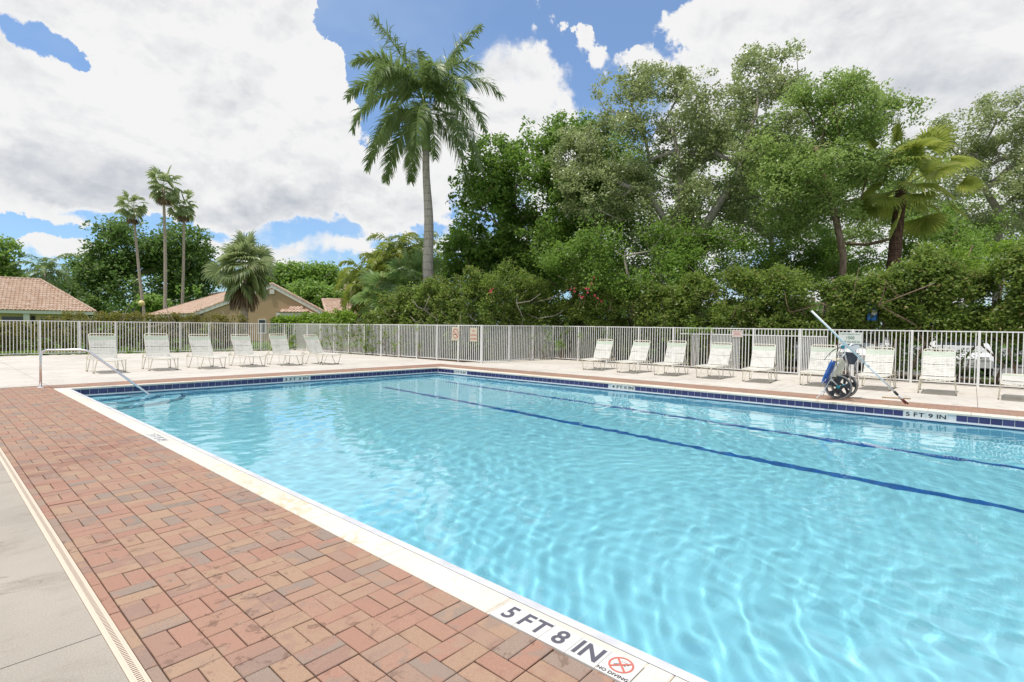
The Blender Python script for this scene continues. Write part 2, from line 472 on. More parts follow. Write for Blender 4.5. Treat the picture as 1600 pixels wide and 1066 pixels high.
def np_mesh(name, V, F, mats, mi=None, smooth=False):
    "V (n,3), F (m,4) quads"
    me = bpy.data.meshes.new(name)
    me.vertices.add(len(V)); me.vertices.foreach_set('co', np.asarray(V, np.float32).ravel())
    me.loops.add(F.size); me.loops.foreach_set('vertex_index', F.astype(np.int32).ravel())
    me.polygons.add(len(F)); me.polygons.foreach_set('loop_start', np.arange(0, F.size, F.shape[1], dtype=np.int32))
    me.polygons.foreach_set('loop_total', np.full(len(F), F.shape[1], np.int32))
    for m in (mats if isinstance(mats, (list, tuple)) else [mats]): me.materials.append(m)
    if mi is not None: me.polygons.foreach_set('material_index', np.asarray(mi, np.int32))
    if smooth: me.polygons.foreach_set('use_smooth', np.ones(len(F), bool))
    me.update(calc_edges=True)
    return me

# ================================================================== THE SETTING
# site axes: +Y runs along the long pool edge, away from the camera; +X across the pool
def xin(y): return 12.04+(14.0-y)*0.037          # inner edge of the long far side
def yin(x): return 14.35-(x-2.14)*0.035          # inner edge of the far short side
COP0, COP1 = 1.895, 2.16
YN = -11.0                                        # the pool ends behind the camera
def ring_ground():
    # lawn sheet with a hole for the paved pool area
    X = [-900, -8, 22.5, 900]; Y = [-900, -14, 31.0, 900]
    mb = MB()
    for i in range(3):
        for j in range(3):
            if (i, j) == (1, 1): continue
            mb.quad((X[i], Y[j], -.06), (X[i+1], Y[j], -.06), (X[i+1], Y[j+1], -.06), (X[i], Y[j+1], -.06))
    return mb
struct(ring_ground().build('ground', M_grass))
def sheet(name, polys, z, m, thick=.10):
    mb = MB()
    for p in polys:
        n = len(p)
        mb.add([(x, y, z) for x, y in p]+[(x, y, z-thick) for x, y in p],
               [tuple(range(n))]+[(i, i+n, (i+1) % n+n, (i+1) % n) for i in range(n)])
    return mb.build(name, m)
# near slab (left of the drain), with a control joint
DR0, DR1 = 0.565, 0.612
sl = [[(-8, y0+.003), (DR0-.012, y0+.003), (DR0-.012, y1-.003), (-8, y1-.003)] for y0, y1 in ((-14, -.4), (-.4, 2.98), (2.98, 6.4), (6.4, 10.9), (10.9, 15.35))]
struct(sheet('concrete_slab', sl, 0.0, M_slab), 'grey concrete slab')
struct(sheet('slab_bedding', [[(-8, -14), (COP0-.002, -14), (COP0-.002, 15.36), (-8, 15.36)]], -.016, M_sand))
# pale deck: far left, behind the pool, right side
def band_far(x): return yin(x)+.16
def band_far2(x): return yin(x)+1.02
def band_r(y): return xin(y)+.32
def band_r2(y): return xin(y)+1.32
ya = 15.35
dk = []
ys = [15.352, 19.6, 24.0, 31.0]
for a, b in zip(ys[:-1], ys[1:]):
    for x0, x1 in ((-8, -3.2), (-3.2, 1.9), (1.9, 6.6), (6.6, 11.0), (11.0, 14.6)):
        dk.append([(x0+.004, a+.004), (x1-.004, a+.004), (x1-.004, b-.004), (x0+.004, b-.004)])
yr = [-14, -7.5, -3.9, -.12, 3.55, 7.2, 10.9, 15.348]
for a, b in zip(yr[:-1], yr[1:]):
    for (f0, f1) in ((lambda y: band_r2(y)+.004, lambda y: 17.0), (lambda y: 17.008, lambda y: 19.7)):
        dk.append([(f0(a), a+.004), (f1(a), a+.004), (f1(b), b-.004), (f0(b), b-.004)])
struct(sheet('pool_deck', dk, 0.0, M_deck), 'pale cream coated concrete deck')
struct(sheet('deck_bedding', [[(-8, 15.35), (14.6, 15.35), (14.6, 31), (-8, 31)], [(14.6, 15.35), (22.5, 15.35), (22.5, 31), (14.6, 31)], [(band_r(-14), -14), (22.5, -14), (22.5, 15.35), (12.2, 15.35)]], -.02, M_mulch))

# ---- brick paving
def brick_mesh(w, l, m, seed):
    rnd = random.Random(seed); mb = MB(); g = .0016+rnd.random()*.0012
    mb.chbox(-w/2+g, w/2-g, -l/2+g, l/2-g, -.05, 0, .003)
    return mb.mesh('brick', m)
pave = struct(MB().box(COP0-1.33, COP0-.003, YN-2, 15.34, -.07, -.0165).build('brick_paving', M_sand), 'brick paving of red, tan and grey clay pavers')
PB = .2045
bm_v = [brick_mesh(PB/2, PB, M_brick, i) for i in range(3)]
bm_cut = {}
field = []
X0 = DR1+.05+.004
# border column of cut bricks beside the drain
yb = YN-2
while yb < 15.3:
    l = .2045
    field.append((DR1+.004+.0245, yb+l/2, .049, l, 0)); yb += l
ny = int((15.34-(YN-2))/PB)
for i in range(6):
    for j in range(ny+1):
        y0 = 2.603+(j-int((2.603-(YN-2))/PB))*PB; x0 = X0+i*PB
        if y0+PB > 15.345: continue
        if (i+j) % 2 == 0:
            field += [(x0+PB*.25, y0+PB/2, PB/2, PB, 0), (x0+PB*.75, y0+PB/2, PB/2, PB, 0)]
        else:
            field += [(x0+PB/2, y0+PB*.25, PB/2, PB, 1), (x0+PB/2, y0+PB*.75, PB/2, PB, 1)]
def vis_size(x, y):
    d = Vector((x, y, -CH)); f = d.dot(CFW)
    if f < .3: return -1
    px = 800+CF*d.dot(CR)/f; py = 533-CF*d.dot(CU)/f
    if not (-40 < px < 1640 and -40 < py < 1110): return -1
    return 1/f
field.sort(key=lambda b: -vis_size(b[0], b[1]))
far = MB(); np_ = 0
for k, (x, y, w, l, r) in enumerate(field):
    jz = random.gauss(0, .0013)-.0005; ja = random.gauss(0, .009)
    if k < 300 and vis_size(x, y) > 0:
        if w < .06:
            if 'cut' not in bm_cut: bm_cut['cut'] = brick_mesh(.049, .2045, M_brick, 9)
            me = bm_cut['cut']
        else: me = random.choice(bm_v)
        o = link('brick', me, pave, (x, y, jz), (random.gauss(0, .003), random.gauss(0, .003), (PI/2 if r else 0)+ja))
    else:
        ww, ll = (l, w) if r else (w, l); g = .0022
        t = jz
        far.chbox(x-ww/2+g, x+ww/2-g, y-ll/2+g, y+ll/2-g, -.03, t, .003)
o = far.build('brick', M_brick_j, pave); o['kind'] = 'stuff'
# thin brick bands along the far short side and the long far side
def band(name, label, cells, npart):
    root = struct(MB().mesh(name, M_sand) and link(name, None))
    return root
def make_band(name, label, quads_fn, u0, u1, width, nrow, npart, bed):
    root = link(name, bed.mesh(name, M_sand)); root['kind'] = 'structure'; root['label'] = label
    cells = []
    nu = int((u1-u0)/.2045)
    bw = width/nrow
    for r in range(nrow):
        off = .1 if r % 2 else 0
        for k in range(-1, nu+1):
            a = u0+k*.2045+off; b = a+.2045
            a = max(a, u0); b = min(b, u1)
            if b-a < .03: continue
            cells.append((a, b, r*bw, (r+1)*bw))
    cells.sort(key=lambda c: -vis_size(*quads_fn((c[0]+c[1])/2, (c[2]+c[3])/2)))
    joined = MB()
    for k, (a, b, c, d) in enumerate(cells):
        g = .0022; q = [quads_fn(a+g, c+g), quads_fn(b-g, c+g), quads_fn(b-g, d-g), quads_fn(a+g, d-g)]
        z = random.gauss(0, .0009)
        cx = sum(p[0] for p in q)/4; cy = sum(p[1] for p in q)/4
        if k < npart and vis_size(cx, cy) > 0:
            mb = MB(); mb.add([(p[0]-cx, p[1]-cy, 0) for p in q]+[(p[0]-cx, p[1]-cy, -.03) for p in q], [(0, 1, 2, 3)]+[(i, i+4, (i+1) % 4+4, (i+1) % 4) for i in range(4)])
            link('brick', mb.mesh('brick', M_brick), root, (cx, cy, z))
        else:
            joined.add([(p[0], p[1], z) for p in q]+[(p[0], p[1], -.03) for p in q], [(0, 1, 2, 3)]+[(i, i+4, (i+1) % 4+4, (i+1) % 4) for i in range(4)])
    if joined.v:
        o = joined.build('brick', M_brick_j, root); o['kind'] = 'stuff'
YE = 15.345
bed = MB().add([(band_r(-14), -14, -.012), (band_r2(-14), -14, -.012), (band_r2(YE), YE, -.012), (band_r(YE), YE, -.012)], [(0, 1, 2, 3)])
make_band('brick_band', 'pinkish brick band along the long far side of the pool', lambda u, v: (band_r(u)+v, u), -3.0, YE, 1.0, 10, 240, bed)
bed = MB().add([(COP0, band_far(COP0)-.001, -.012), (band_r(YE)-.003, band_far(12.4), -.012), (band_r(YE)-.003, YE, -.012), (COP0, YE, -.012)], [(0, 1, 2, 3)])
def farq(u, v):
    y0 = band_far(u)+.001; return (u, y0+(YE-y0)*v/.9)
make_band('brick_band', 'brick band along the far short end of the pool', farq, COP0+.003, band_r(YE)-.005, .9, 9, 60, bed)

# ---- drain
dr = MB()
dr.box(DR0-.010, DR0+.004, -14, 15.34, -.05, .001); dr.box(DR1-.006, DR1+.002, -14, 15.34, -.05, .001)
dr.box(DR0+.004, DR1-.006, -14, 15.34, -.06, -.018)
drain = thing('channel_drain', 'cream slotted channel drain between the grey slab and the brick paving', 'drain')
o = dr.build('channel', mat('cream_drain_plastic', (.66, .54, .42), rough=.6), drain)
gr_ = MB(); y = 0.9
gr_.box(DR0+.0045, DR1-.0065, -14, .9, -.014, 0)
while y < 15.3:
    if y < 9: gr_.box(DR0+.012, DR1-.014, y, y+.0085, -.014, 0); y += .0155
    else: gr_.box(DR0+.012, DR1-.014, y, 15.34, -.014, -.001); break
gr_.box(DR0+.0045, DR0+.012, .9, 15.34, -.014, .0005); gr_.box(DR1-.014, DR1-.0065, .9, 15.34, -.014, .0005)
o = gr_.build('slat', MATS['cream_drain_plastic'], drain); o['kind'] = 'stuff'

# ---- coping, gutter, pool shell
cp_ = MB()
def strip(mb, prof, path, mi=None):
    "sweep a profile (offset from pool edge outward, z) along path of (point, outward normal)"
    o = len(mb.v); n = len(prof)
    for p, nrm in path:
        for off, z in prof: mb.v.append((p[0]+nrm[0]*off, p[1]+nrm[1]*off, z))
    for i in range(len(path)-1):
        for k in range(n-1):
            mb.f.append((o+i*n+k, o+i*n+k+1, o+(i+1)*n+k+1, o+(i+1)*n+k)); mb.m.append(mi[k] if mi else 0)
coping = link('pool_coping', None); coping['kind'] = 'structure'; coping['label'] = 'cream stone coping round the pool'
def cop_stone(q, z=.004):
    "q: four ground corners anticlockwise"
    cx = sum(p[0] for p in q)/4; cy = sum(p[1] for p in q)/4; c = .006
    ins = [(cx+(p[0]-cx)*(1-c/abs(p[0]-cx+1e-9) if abs(p[0]-cx) > c else 1), cy+(p[1]-cy)*(1-c/abs(p[1]-cy+1e-9) if abs(p[1]-cy) > c else 1)) for p in q]
    ins = [(p[0]-math.copysign(c, p[0]-cx), p[1]-math.copysign(c, p[1]-cy)) for p in q]
    v = [(p[0]-cx, p[1]-cy, -.035) for p in q]+[(p[0]-cx, p[1]-cy, z-c) for p in q]+[(p[0]-cx, p[1]-cy, z) for p in ins]
    f = [(3, 2, 1, 0), (8, 9, 10, 11)]
    for a in (0, 4):
        for i in range(4): f.append((a+i, a+(i+1) % 4, a+4+(i+1) % 4, a+4+i))
    me = MB().add(v, f).mesh('coping_stone', M_coping)
    link('coping_stone', me, coping, (cx, cy, 0))
# near side stones; the lettered marker tiles are let into them
marks_near = [(1.013, 1.791), (7.30, 7.93)]
yy_ = YN
g = .0015
cuts = [YN]
while cuts[-1] < 14.3: cuts.append(cuts[-1]+.915)
cuts[-1] = yin(COP0)+.155
for a, b in zip(cuts[:-1], cuts[1:]):
    hit = [m_ for m_ in marks_near if m_[0] < b and m_[1] > a]
    if not hit: cop_stone([(COP0, a+g), (2.085, a+g), (2.085, b-g), (COP0, b-g)])
    else:
        m0, m1 = hit[0]
        if a < m0: cop_stone([(COP0, a+g), (2.085, a+g), (2.085, m0), (COP0, m0)])
        if b > m1: cop_stone([(COP0, m1), (2.085, m1), (2.085, b-g), (COP0, b-g)])
        lo, hi = max(a, m0), min(b, m1)
        cop_stone([(COP0+.152, lo), (2.085, lo), (2.085, hi), (COP0+.152, hi)])
# pale lip towards the water
lip = MB()
strip(lip, [(.075, .003), (.012, -.002), (0, -.012), (0, -.05), (.004, -.42)], [((COP1, YN), (-1, 0)), ((COP1, yin(COP1)), (-1, 0))])
struct(lip.build('pool_lip', M_lip), 'pale grey lip of the near pool edge')
# far short side and far long side stones
x = COP0; stops = [COP0]
while stops[-1] < xin(14)-.4: stops.append(stops[-1]+.61)
stops[-1] = xin(14.0)
for a, b in zip(stops[:-1], stops[1:]):
    a_, b_ = a+g, b-g
    if a < 2.08: a_ = 2.0865
    cop_stone([(a_, yin(a_)-.012), (b_, yin(b_)-.012), (b_, yin(b_)+.155), (a_, yin(a_)+.155)])
stops = [YN]
while stops[-1] < 13.9: stops.append(stops[-1]+.61)
stops[-1] = yin(xin(14))+.155
for a, b in zip(stops[:-1], stops[1:]):
    cop_stone([(xin(a+g)-.012, a+g), (xin(a+g)+.318, a+g), (xin(b-g)+.318, b-g), (xin(b-g)-.012, b-g)])
# pool shell: waterline band, walls, sloping floor
CX, CY = xin(14.0), yin(xin(14.0))
def floor_z(y): return -.2-max(.85, min(1.72, 1.6-(y+1)*.05))
sh = MB()
wallpath = [(xin(YN), YN), (CX, CY), (COP1, yin(COP1)), (COP1, YN)]
def wall(p0, p1, zt, n=24):
    for i in range(n):
        a = Vector(p0).lerp(Vector(p1), i/n); b = Vector(p0).lerp(Vector(p1), (i+1)/n)
        sh.quad((a.x, a.y, zt), (b.x, b.y, zt), (b.x, b.y, floor_z(b.y)), (a.x, a.y, floor_z(a.y)))
wall(wallpath[0], wallpath[1], -.17); wall(wallpath[1], wallpath[2], -.17, 4); wall(wallpath[2], wallpath[3], -.2)
wall((xin(YN), YN), (COP1, YN), -.03, 1)
n = 26; yv = np.linspace(YN, 14.35, n)
for i in range(n-1):
    a, b = yv[i], yv[i+1]
    sh.quad((COP1, a, floor_z(a)), (xin(a), a, floor_z(a)), (xin(b) if i < n-2 else CX, b if i < n-2 else CY, floor_z(b)), (COP1, b, floor_z(b)))
basin = struct(sh.build('pool_basin', M_plaster), 'pale blue pool shell')
def stripe(mb, x0, x1, w0, w1, ya_, yb_, n=20):
    for i in range(n):
        a = ya_+(yb_-ya_)*i/n; b = ya_+(yb_-ya_)*(i+1)/n
        fx = lambda y: x0+(x1-x0)*(y-ya_)/(yb_-ya_)
        mb.quad((fx(a)-w0, a, floor_z(a)+.006), (fx(a)+w1, a, floor_z(a)+.006), (fx(b)+w1, b, floor_z(b)+.006), (fx(b)-w0, b, floor_z(b)+.006))
for xa, xb in ((8.30, 8.80), (10.50, 11.05)):
    mb = MB(); stripe(mb, xb, xa, .09, .09, 12.5, -9.5); mb.build('lane_line', M_lane, basin)
# waterline: grout backing, glazed tiles, white nosing
def waterline(p0, p1, inward, name, first, mark=()):
    d = (Vector(p1)-Vector(p0)); L = d.length; d.normalize(); nrm = Vector(inward).normalized()
    back = MB()
    for (off0, off1, z0, z1, mi) in ((0, .004, -.15, -.036, 0), (-.02, .028, -.178, -.147, 1), (0, .006, -.215, -.178, 2)):
        a = Vector((*p0, 0)); b = Vector((*p1, 0)); n3 = Vector((*nrm, 0))
        q = [a+n3*off0, b+n3*off0, b+n3*off1, a+n3*off1]
        back.add([(p.x, p.y, z0) for p in q]+[(p.x, p.y, z1) for p in q], [(0, 1, 2, 3), (4, 7, 6, 5), (0, 4, 5, 1), (1, 5, 6, 2), (2, 6, 7, 3), (3, 7, 4, 0)], mi)
    root = back.build(name, [M_grout, mat('white_gutter_nosing', (.72, .72, .73), rough=.45), M_tile], None)
    root['kind'] = 'structure'; root['label'] = first
    me = MB().chbox(-.0735, .0735, -.0555, .0555, 0, .006, .002).mesh('tile', M_tile)
    ang = math.atan2(d.y, d.x); pitch = .155; k = 0; s = pitch/2
    while s < L:
        p = Vector(p0)+d*s+nrm*.004
        if not any(a < s < b for a, b in mark) and vis_size(p.x, p.y) > 0:
            o = link('tile', me, root, (p.x, p.y, -.0915)); 
            zax = Vector((*nrm, 0)); xax = Vector((*d, 0)); yax = zax.cross(xax)
            o.rotation_euler = Matrix((xax, yax, zax)).transposed().to_euler()
        s += pitch
    return root
pR0, pR1 = (xin(-4.0), -4.0), (CX, CY)
mk = []
def sR(y): return y+4.0
mkR = {'5 FT 9 IN': (.30, .94), '4 FT 11 IN': (6.55, 7.21), '3 FT 8 IN': (12.62, 13.18)}
waterline(pR0, pR1, (-1, -.037), 'waterline_tiles', 'navy tiles along the long far side of the pool', [(sR(a)-.06, sR(b)+.06) for a, b in mkR.values()])
mk33 = (6.67, 7.39)
waterline((COP1, yin(COP1)), (CX, CY), (-.035, -1), 'waterline_tiles', 'navy tiles along the far short end of the pool', [(mk33[0]-COP1-.06, mk33[1]-COP1+.06)])
def side_marker(body, c, along, nrm, width, label):
    root = thing('depth_marker', label, 'depth marker', c)
    zax = Vector(nrm).normalized(); xax = Vector(along).normalized(); yax = zax.cross(xax)
    root.rotation_euler = Matrix((xax, yax, zax)).transposed().to_euler()
    nt_ = 4; w = width/nt_
    for k in range(nt_):
        MB().chbox(-width/2+k*w+.002, -width/2+(k+1)*w-.002, -.056, .056, 0, .007, .002).build('tile', M_wtile, root)
    letters(body, .108, M_ink, root, (0, -.004, .009), .0022, None, width*.93)
for body, (a, b) in mkR.items():
    yc = (a+b)/2
    side_marker(body, (xin(yc)-.0055, yc, -.0915), (.037, -1, 0), (-1, -.037, 0), b-a, {'5 FT 9 IN': 'white depth marker reading 5 FT 9 IN on the pool wall by the pole foot', '4 FT 11 IN': 'white depth marker reading 4 FT 11 IN midway along the long pool wall', '3 FT 8 IN': 'tiny white depth marker on the pool wall near the far corner'}[body])
xc = sum(mk33)/2
side_marker('3 FT 3 IN', (xc, yin(xc)-.0055, -.0915), (1, -.035, 0), (-.035, -1, 0), mk33[1]-mk33[0], 'white depth marker reading 3 FT 3 IN at the far pool end')
# near depth marker laid in the coping
nm = thing('depth_marker', 'white depth marker reading 5 FT 8 IN with no diving tile in the coping', 'depth marker', (COP0+.076, 1.402, 0), -PI/2)
for k, t_ in enumerate(('5', 'FT', '8', 'IN', None)):
    xx = -.31+k*.155
    MB().chbox(xx-.0767, xx+.0767, -.0755, .0755, -.03, .0045, .0015).build('tile', M_wtile, nm)
    if t_:
        letters(t_, .150, M_inkgrey, nm, (xx, -.002, .0056), .0035, .90)
    else:
        ring = MB(); n_ = 40
        for i in range(n_):
            a, b = 2*PI*i/n_, 2*PI*(i+1)/n_
            ring.quad(*[(xx+r_*math.cos(t2), .016+r_*math.sin(t2), 0.0058) for r_, t2 in ((.046, a), (.055, a), (.055, b), (.046, b))])
        ring.add([(xx-.036, .016+.029, .0060), (xx-.029, .016+.036, .0060), (xx+.036, .016-.029, .0060), (xx+.029, .016-.036, .0060)], [(3, 2, 1, 0)])
        ring.add([(xx+.036, .016+.029, .0062), (xx+.029, .016+.036, .0062), (xx-.036, .016-.029, .0062), (xx-.029, .016-.036, .0062)], [(0, 1, 2, 3)])
        ring.build('prohibition_symbol', mat('faded_red_print', (.55, .16, .12), rough=.5), nm)
        dv = MB()  # small diver pictogram
        def blk(pts): dv.add([(xx+p[0], .016+p[1], .0052) for p in pts], [tuple(range(len(pts)))])
        blk([(-.030, -.012), (-.024, -.020), (.004, .004), (-.004, .010)]); blk([(-.004, .010), (.004, .004), (.020, .000), (.018, .006)])
        blk([(.018, .012), (.026, .012), (.028, .018), (.020, .019)]); blk([(-.012, .022), (.030, .026), (.030, .028), (-.012, .024)])
        dv.build('diver_pictogram', M_inkgrey, nm)
        t = text_mesh('lettering', 'NO DIVING', .027, M_ink, bold=.0006)
        link('lettering', t, nm, (xx, -.060, .0058))
nm2 = thing('depth_marker', 'worn and faded depth marker in the coping further along the near edge', 'depth marker', (COP0+.076, 7.615, 0), -PI/2)
for k in range(4):
    xx = -.2475+k*.158
    MB().chbox(xx-.078, xx+.078, -.0755, .0755, -.03, .0045, .0015).build('tile', M_wtile, nm2)
fm = mat('worn_lettering', fn=lambda N, b: N.put(b.inputs['Base Color'], N.mix(N.rng(N.noise(geo(N), 22, 3, .6), .40, .50), (.62, .60, .58), (.11, .11, .14))), rough=.6)
for k, t_ in enumerate(('3', 'FT', '8', 'IN')):
    letters(t_, .150, fm, nm2, (-.2475+k*.158, 0, .0056), .003, .90)
# corner tile
tag(MB().chbox(COP0+.02, COP0+.172, yin(2)-.02, yin(2)+.13, -.03, .0085, .0015).build('marker_tile', M_wtile), 'small white tile at the far left corner of the coping', 'tile')

# ---- entry steps in the far left corner (quarter rounds)
cx, cy = COP1, yin(COP1)
for k, (rx, ry, zt) in enumerate(((1.05, .62, -.36), (1.55, 1.05, -.60), (2.05, 1.5, -.84))):
    mb = MB(); n_ = 24; pts = []
    for i in range(n_+1):
        a = -PI/2*i/n_
        pts.append((cx+rx*math.cos(a), cy+ry*math.sin(a)-.035*rx*math.cos(a)))
    fz = floor_z(13.5)
    vs = [(cx, cy-.001, zt)]+[(p[0], p[1], zt) for p in pts]+[(p[0], p[1], fz) for p in pts]
    fs = [(0, i+2, i+1) for i in range(n_)]+[(i+1, i+2, i+2+n_+1, i+1+n_+1) for i in range(n_)]
    mb.add(vs, fs)
    st = mb.build('entry_step', M_plaster, basin)
    ed = MB()
    ed.tube([(p[0]-.02*math.cos(-PI/2*i/n_), p[1]-.02*math.sin(-PI/2*i/n_), zt+.004) for i, p in enumerate(pts)], .022, 6)
    ed.build('step_edge', M_step, st)

# ---- water with real ripples
def water():
    nx, nyv = 290, 700
    u = np.linspace(0, 1, nx); yv = np.linspace(YN+.01, 14.35, nyv)
    V = np.zeros((nyv, nx, 3))
    for j, y in enumerate(yv):
        x1 = xin(y)-.004; x0 = COP1+.002
        V[j, :, 0] = x0+(x1-x0)*u
        V[j, :, 1] = np.minimum(y, 14.35-(V[j, :, 0]-2.14)*.035-.004) if y > 13.5 else y
    V[-1, :, 1] = 14.35-(V[-1, :, 0]-2.14)*.035-.004
    X, Y = V[..., 0], V[..., 1]
    rng = np.random.default_rng(3); H = np.zeros_like(X)
    wx = X+.25*np.sin(Y*.9+.4*X)+.12*np.sin(1.7*Y-X); wy = Y+.25*np.sin(X*1.1-.3*Y)+.1*np.sin(2.3*X+.7*Y)
    for k in range(64):
        lam = 10**rng.uniform(math.log10(.12), math.log10(.85)); th = rng.normal(2.2, .75)
        kk = 2*PI/lam; ph = rng.uniform(0, 2*PI)
        amp = .00030*lam**.62
        amp *= 2.2
        env = .55+.45*np.sin(.7*wx*math.cos(k)+.6*wy*math.sin(k*1.7)+k)
        H += amp*env*np.sin(kk*(wx*math.cos(th)+wy*math.sin(th))+ph)
    V[..., 2] = -.2+H
    idx = np.arange(nx*nyv).reshape(nyv, nx)
    F = np.stack([idx[:-1, :-1], idx[:-1, 1:], idx[1:, 1:], idx[1:, :-1]], -1).reshape(-1, 4)
    return np_mesh('water', V.reshape(-1, 3), F, M_water, smooth=True)
wat = struct(link('water', water()), 'rippled clear turquoise pool water')
wat.cycles.is_caustics_caster = True
basin.cycles.is_caustics_receiver = True
for c in children_of(basin):
    c.cycles.is_caustics_receiver = True
sun.cycles.is_caustics_light = True
# ================================================================== FENCES
PK = MB().box(-.0115, .0115, -.0115, .0115, 0, 1).mesh('picket', M_fence)
POST = MB().chbox(-.029, .029, -.029, .029, 0, 1, .006).mesh('post', M_fence)
def fence(label, p0, p1, h0, h1, posts, midrail=None, pitch=.1045):
    p0 = Vector((*p0, 0)); p1 = Vector((*p1, 0)); d = p1-p0; L = d.length; d.normalize()
    root = thing('picket_fence', label, 'fence', p0, math.atan2(d.y, d.x), 'white metal fence runs round the pool deck')
    hh = lambda s: h0+(h1-h0)*s/L
    def rail(name, z, a=0, b=None, t=.016, w=.016):
        b = L if b is None else b
        mb = MB(); v = []
        for s in (a, b):
            zz = (hh(s)-.012 if z is None else z(s) if callable(z) else z)
            v += [(s, -w, zz-t), (s, w, zz-t), (s, w, zz+t), (s, -w, zz+t)]
        mb.add(v, [(0, 3, 2, 1), (4, 5, 6, 7), (0, 1, 5, 4), (1, 2, 6, 5), (2, 3, 7, 6), (3, 0, 4, 7)])
        mb.build(name, M_fence, root)
    rail('top_rail', None, t=.017, w=.019); rail('bottom_rail', .075)
    if midrail: rail('middle_rail', lambda s: hh(s)-.235, *midrail)
    for s in posts: 
        o = link('post', POST, root, (s, 0, 0)); o.scale = (1, 1, hh(s)+.008)
    s = pitch/2
    while s < L:
        if not any(abs(s-q) < .045 for q in posts):
            o = link('picket', PK, root, (s, 0, .06)); o.scale = (1, 1, hh(s)-.028-.06)
        if midrail and midrail[0]+.3 < s < midrail[1]-.05 and (int(s/pitch) % 14) < 9:
            o = link('picket', PK, root, (s+pitch/2, 0, .06)); o.scale = (1, 1, hh(s)-.25-.06)
        s += pitch
    return root
A1, B1, C1, D1 = (-2.0, 28.85), (13.86, 28.2), (14.86, 14.62), (19.38, 14.5)
E1 = (19.22, -5.5)
fence('straight white picket fence in front of the low clipped hedge and the houses', A1, B1, 1.40, 1.46, [i*1.245+.36 for i in range(13)]+[15.84])
fence('white picket fence run carrying the two cream prohibition signs', B1, C1, 1.46, 1.51, [i*1.235 for i in range(11)]+[13.6])
fence('short white picket fence run turning back into the planted corner', C1, D1, 1.51, 1.54, [1.6, 3.1])
def onS4(px): return onplane(px, 520, D1, E1)
m0 = (Vector(D1)-onS4(1064).xy).length; m1 = (Vector(D1)-onS4(1293).xy).length
fence('long white picket fence behind the loungers beside the parking lot', D1, E1, 1.54, 1.53, [0]+[1.42+i*1.47 for i in range(13)], (m0, m1))

# ---- signs on the fences
def sign(label, c, fdir, w, h, board, fn):
    "c: centre, fdir: fence direction; sign faces the pool"
    root = thing('sign', label, 'sign', c)
    xax = Vector((fdir[0], fdir[1], 0)).normalized(); yax = Vector((0, 0, 1)); zax = xax.cross(yax)
    if zax.dot(Vector((0, 0, 0))-Vector(c)) < 0: xax = -xax; zax = -zax
    root.rotation_euler = Matrix((xax, yax, zax)).transposed().to_euler()
    root.location = Vector(c)+zax*.024
    MB().chbox(-w/2, w/2, -h/2, h/2, 0, .006, .0015).build('board', board, root)
    fn(root, w, h)
    return root
def textline(root, s, x, y, size, m, w=None, bold=.003):
    t = text_mesh('lettering', s, size, m, bold=bold)
    if w:
        xs = [v.co.x for v in t.vertices]; k = w/(max(xs)-min(xs))
        for v in t.vertices: v.co.x *= k
    link('lettering', t, root, (x, y, .0075))
def nosmoke(root, w, h):
    rr = MB(); n_ = 32; c = (0, 0)
    for i in range(n_):
        a, b = 2*PI*i/n_, 2*PI*(i+1)/n_
        rr.quad(*[(r_*math.cos(t)*.8, r_*math.sin(t)*1.02+.0, .0085) for r_, t in ((.17, a), (.2, a), (.2, b), (.17, b))])
    rr.add([(-.118, .115, .0087), (-.095, .138, .0087), (.118, -.115, .0087), (.095, -.138, .0087)], [(3, 2, 1, 0)])
    rr.build('prohibition_symbol', M_red, root)
    cg = MB(); cg.add([(-.11, -.045, .0077), (.03, -.045, .0077), (.03, -.015, .0077), (-.11, -.015, .0077)], [(0, 1, 2, 3)])
    cg.add([(.04, -.045, .0077), (.065, -.045, .0077), (.065, -.015, .0077), (.04, -.015, .0077)], [(0, 1, 2, 3)])
    cg.add([(.05, .0, .0077), (.062, .0, .0077), (.045, .05, .0077), (.06, .09, .0077), (.048, .09, .0077), (.033, .05, .0077)], [(0, 1, 2, 4, 5)])
    cg.build('cigarette_pictogram', M_inkgrey, root)
def noalc(root, w, h):
    textline(root, 'NO', 0, h*.26, .10, M_red, .10)
    textline(root, 'ALCOHOL', 0, -.02, .085, M_red, w*.84)
    textline(root, 'ALLOWED', 0, -h*.30, .085, M_red, w*.84)
sd = Vector(C1)-Vector(B1)
p = onplane(712.5, 521.5, B1, C1); sign('cream no smoking sign with a red ring on the fence', p, sd, .40, .56, M_sign, nosmoke)
p = onplane(740.5, 523, B1, C1); sign('cream sign reading NO ALCOHOL ALLOWED in red on the fence', p, sd, .40, .56, M_sign, noalc)
sd4 = Vector(E1)-Vector(D1)
def blank(root, w, h):
    # the three printed lines cannot be read in the photograph: rows of small strokes only
    for y, x0, x1, hh in ((h*.26, -.36, .38, .030), (-.012, -.28, .26, .045), (-h*.30, -.42, .38, .012)):
        mb = MB(); x = x0*w
        while x < x1*w:
            d = random.uniform(.008, .02); mb.add([(x, y-hh/2, .0073), (x+d, y-hh/2, .0073), (x+d, y+hh/2, .0073), (x, y+hh/2, .0073)], [(0, 1, 2, 3)]); x += d+random.uniform(.006, .014)
        o = mb.build('print', M_red, root); o['kind'] = 'stuff'
p = onplane(1152, 521.5, D1, E1); sign('small white sign with red lettering on the fence middle rail', p, sd4, .36, .245, mat('pinkish_sign_board', (.68, .60, .55), rough=.5), blank)
def emerg(root, w, h):
    textline(root, 'IN CASE OF EMERGENCY CALL 911', 0, h*.34, .05, M_signg, w*.9, .0008)
    textline(root, '1500', 0, .005, .13, M_signg, w*.34, .003)
    textline(root, 'THREE VILLAGE RD.', 0, -h*.33, .085, M_signg, w*.9, .0015)
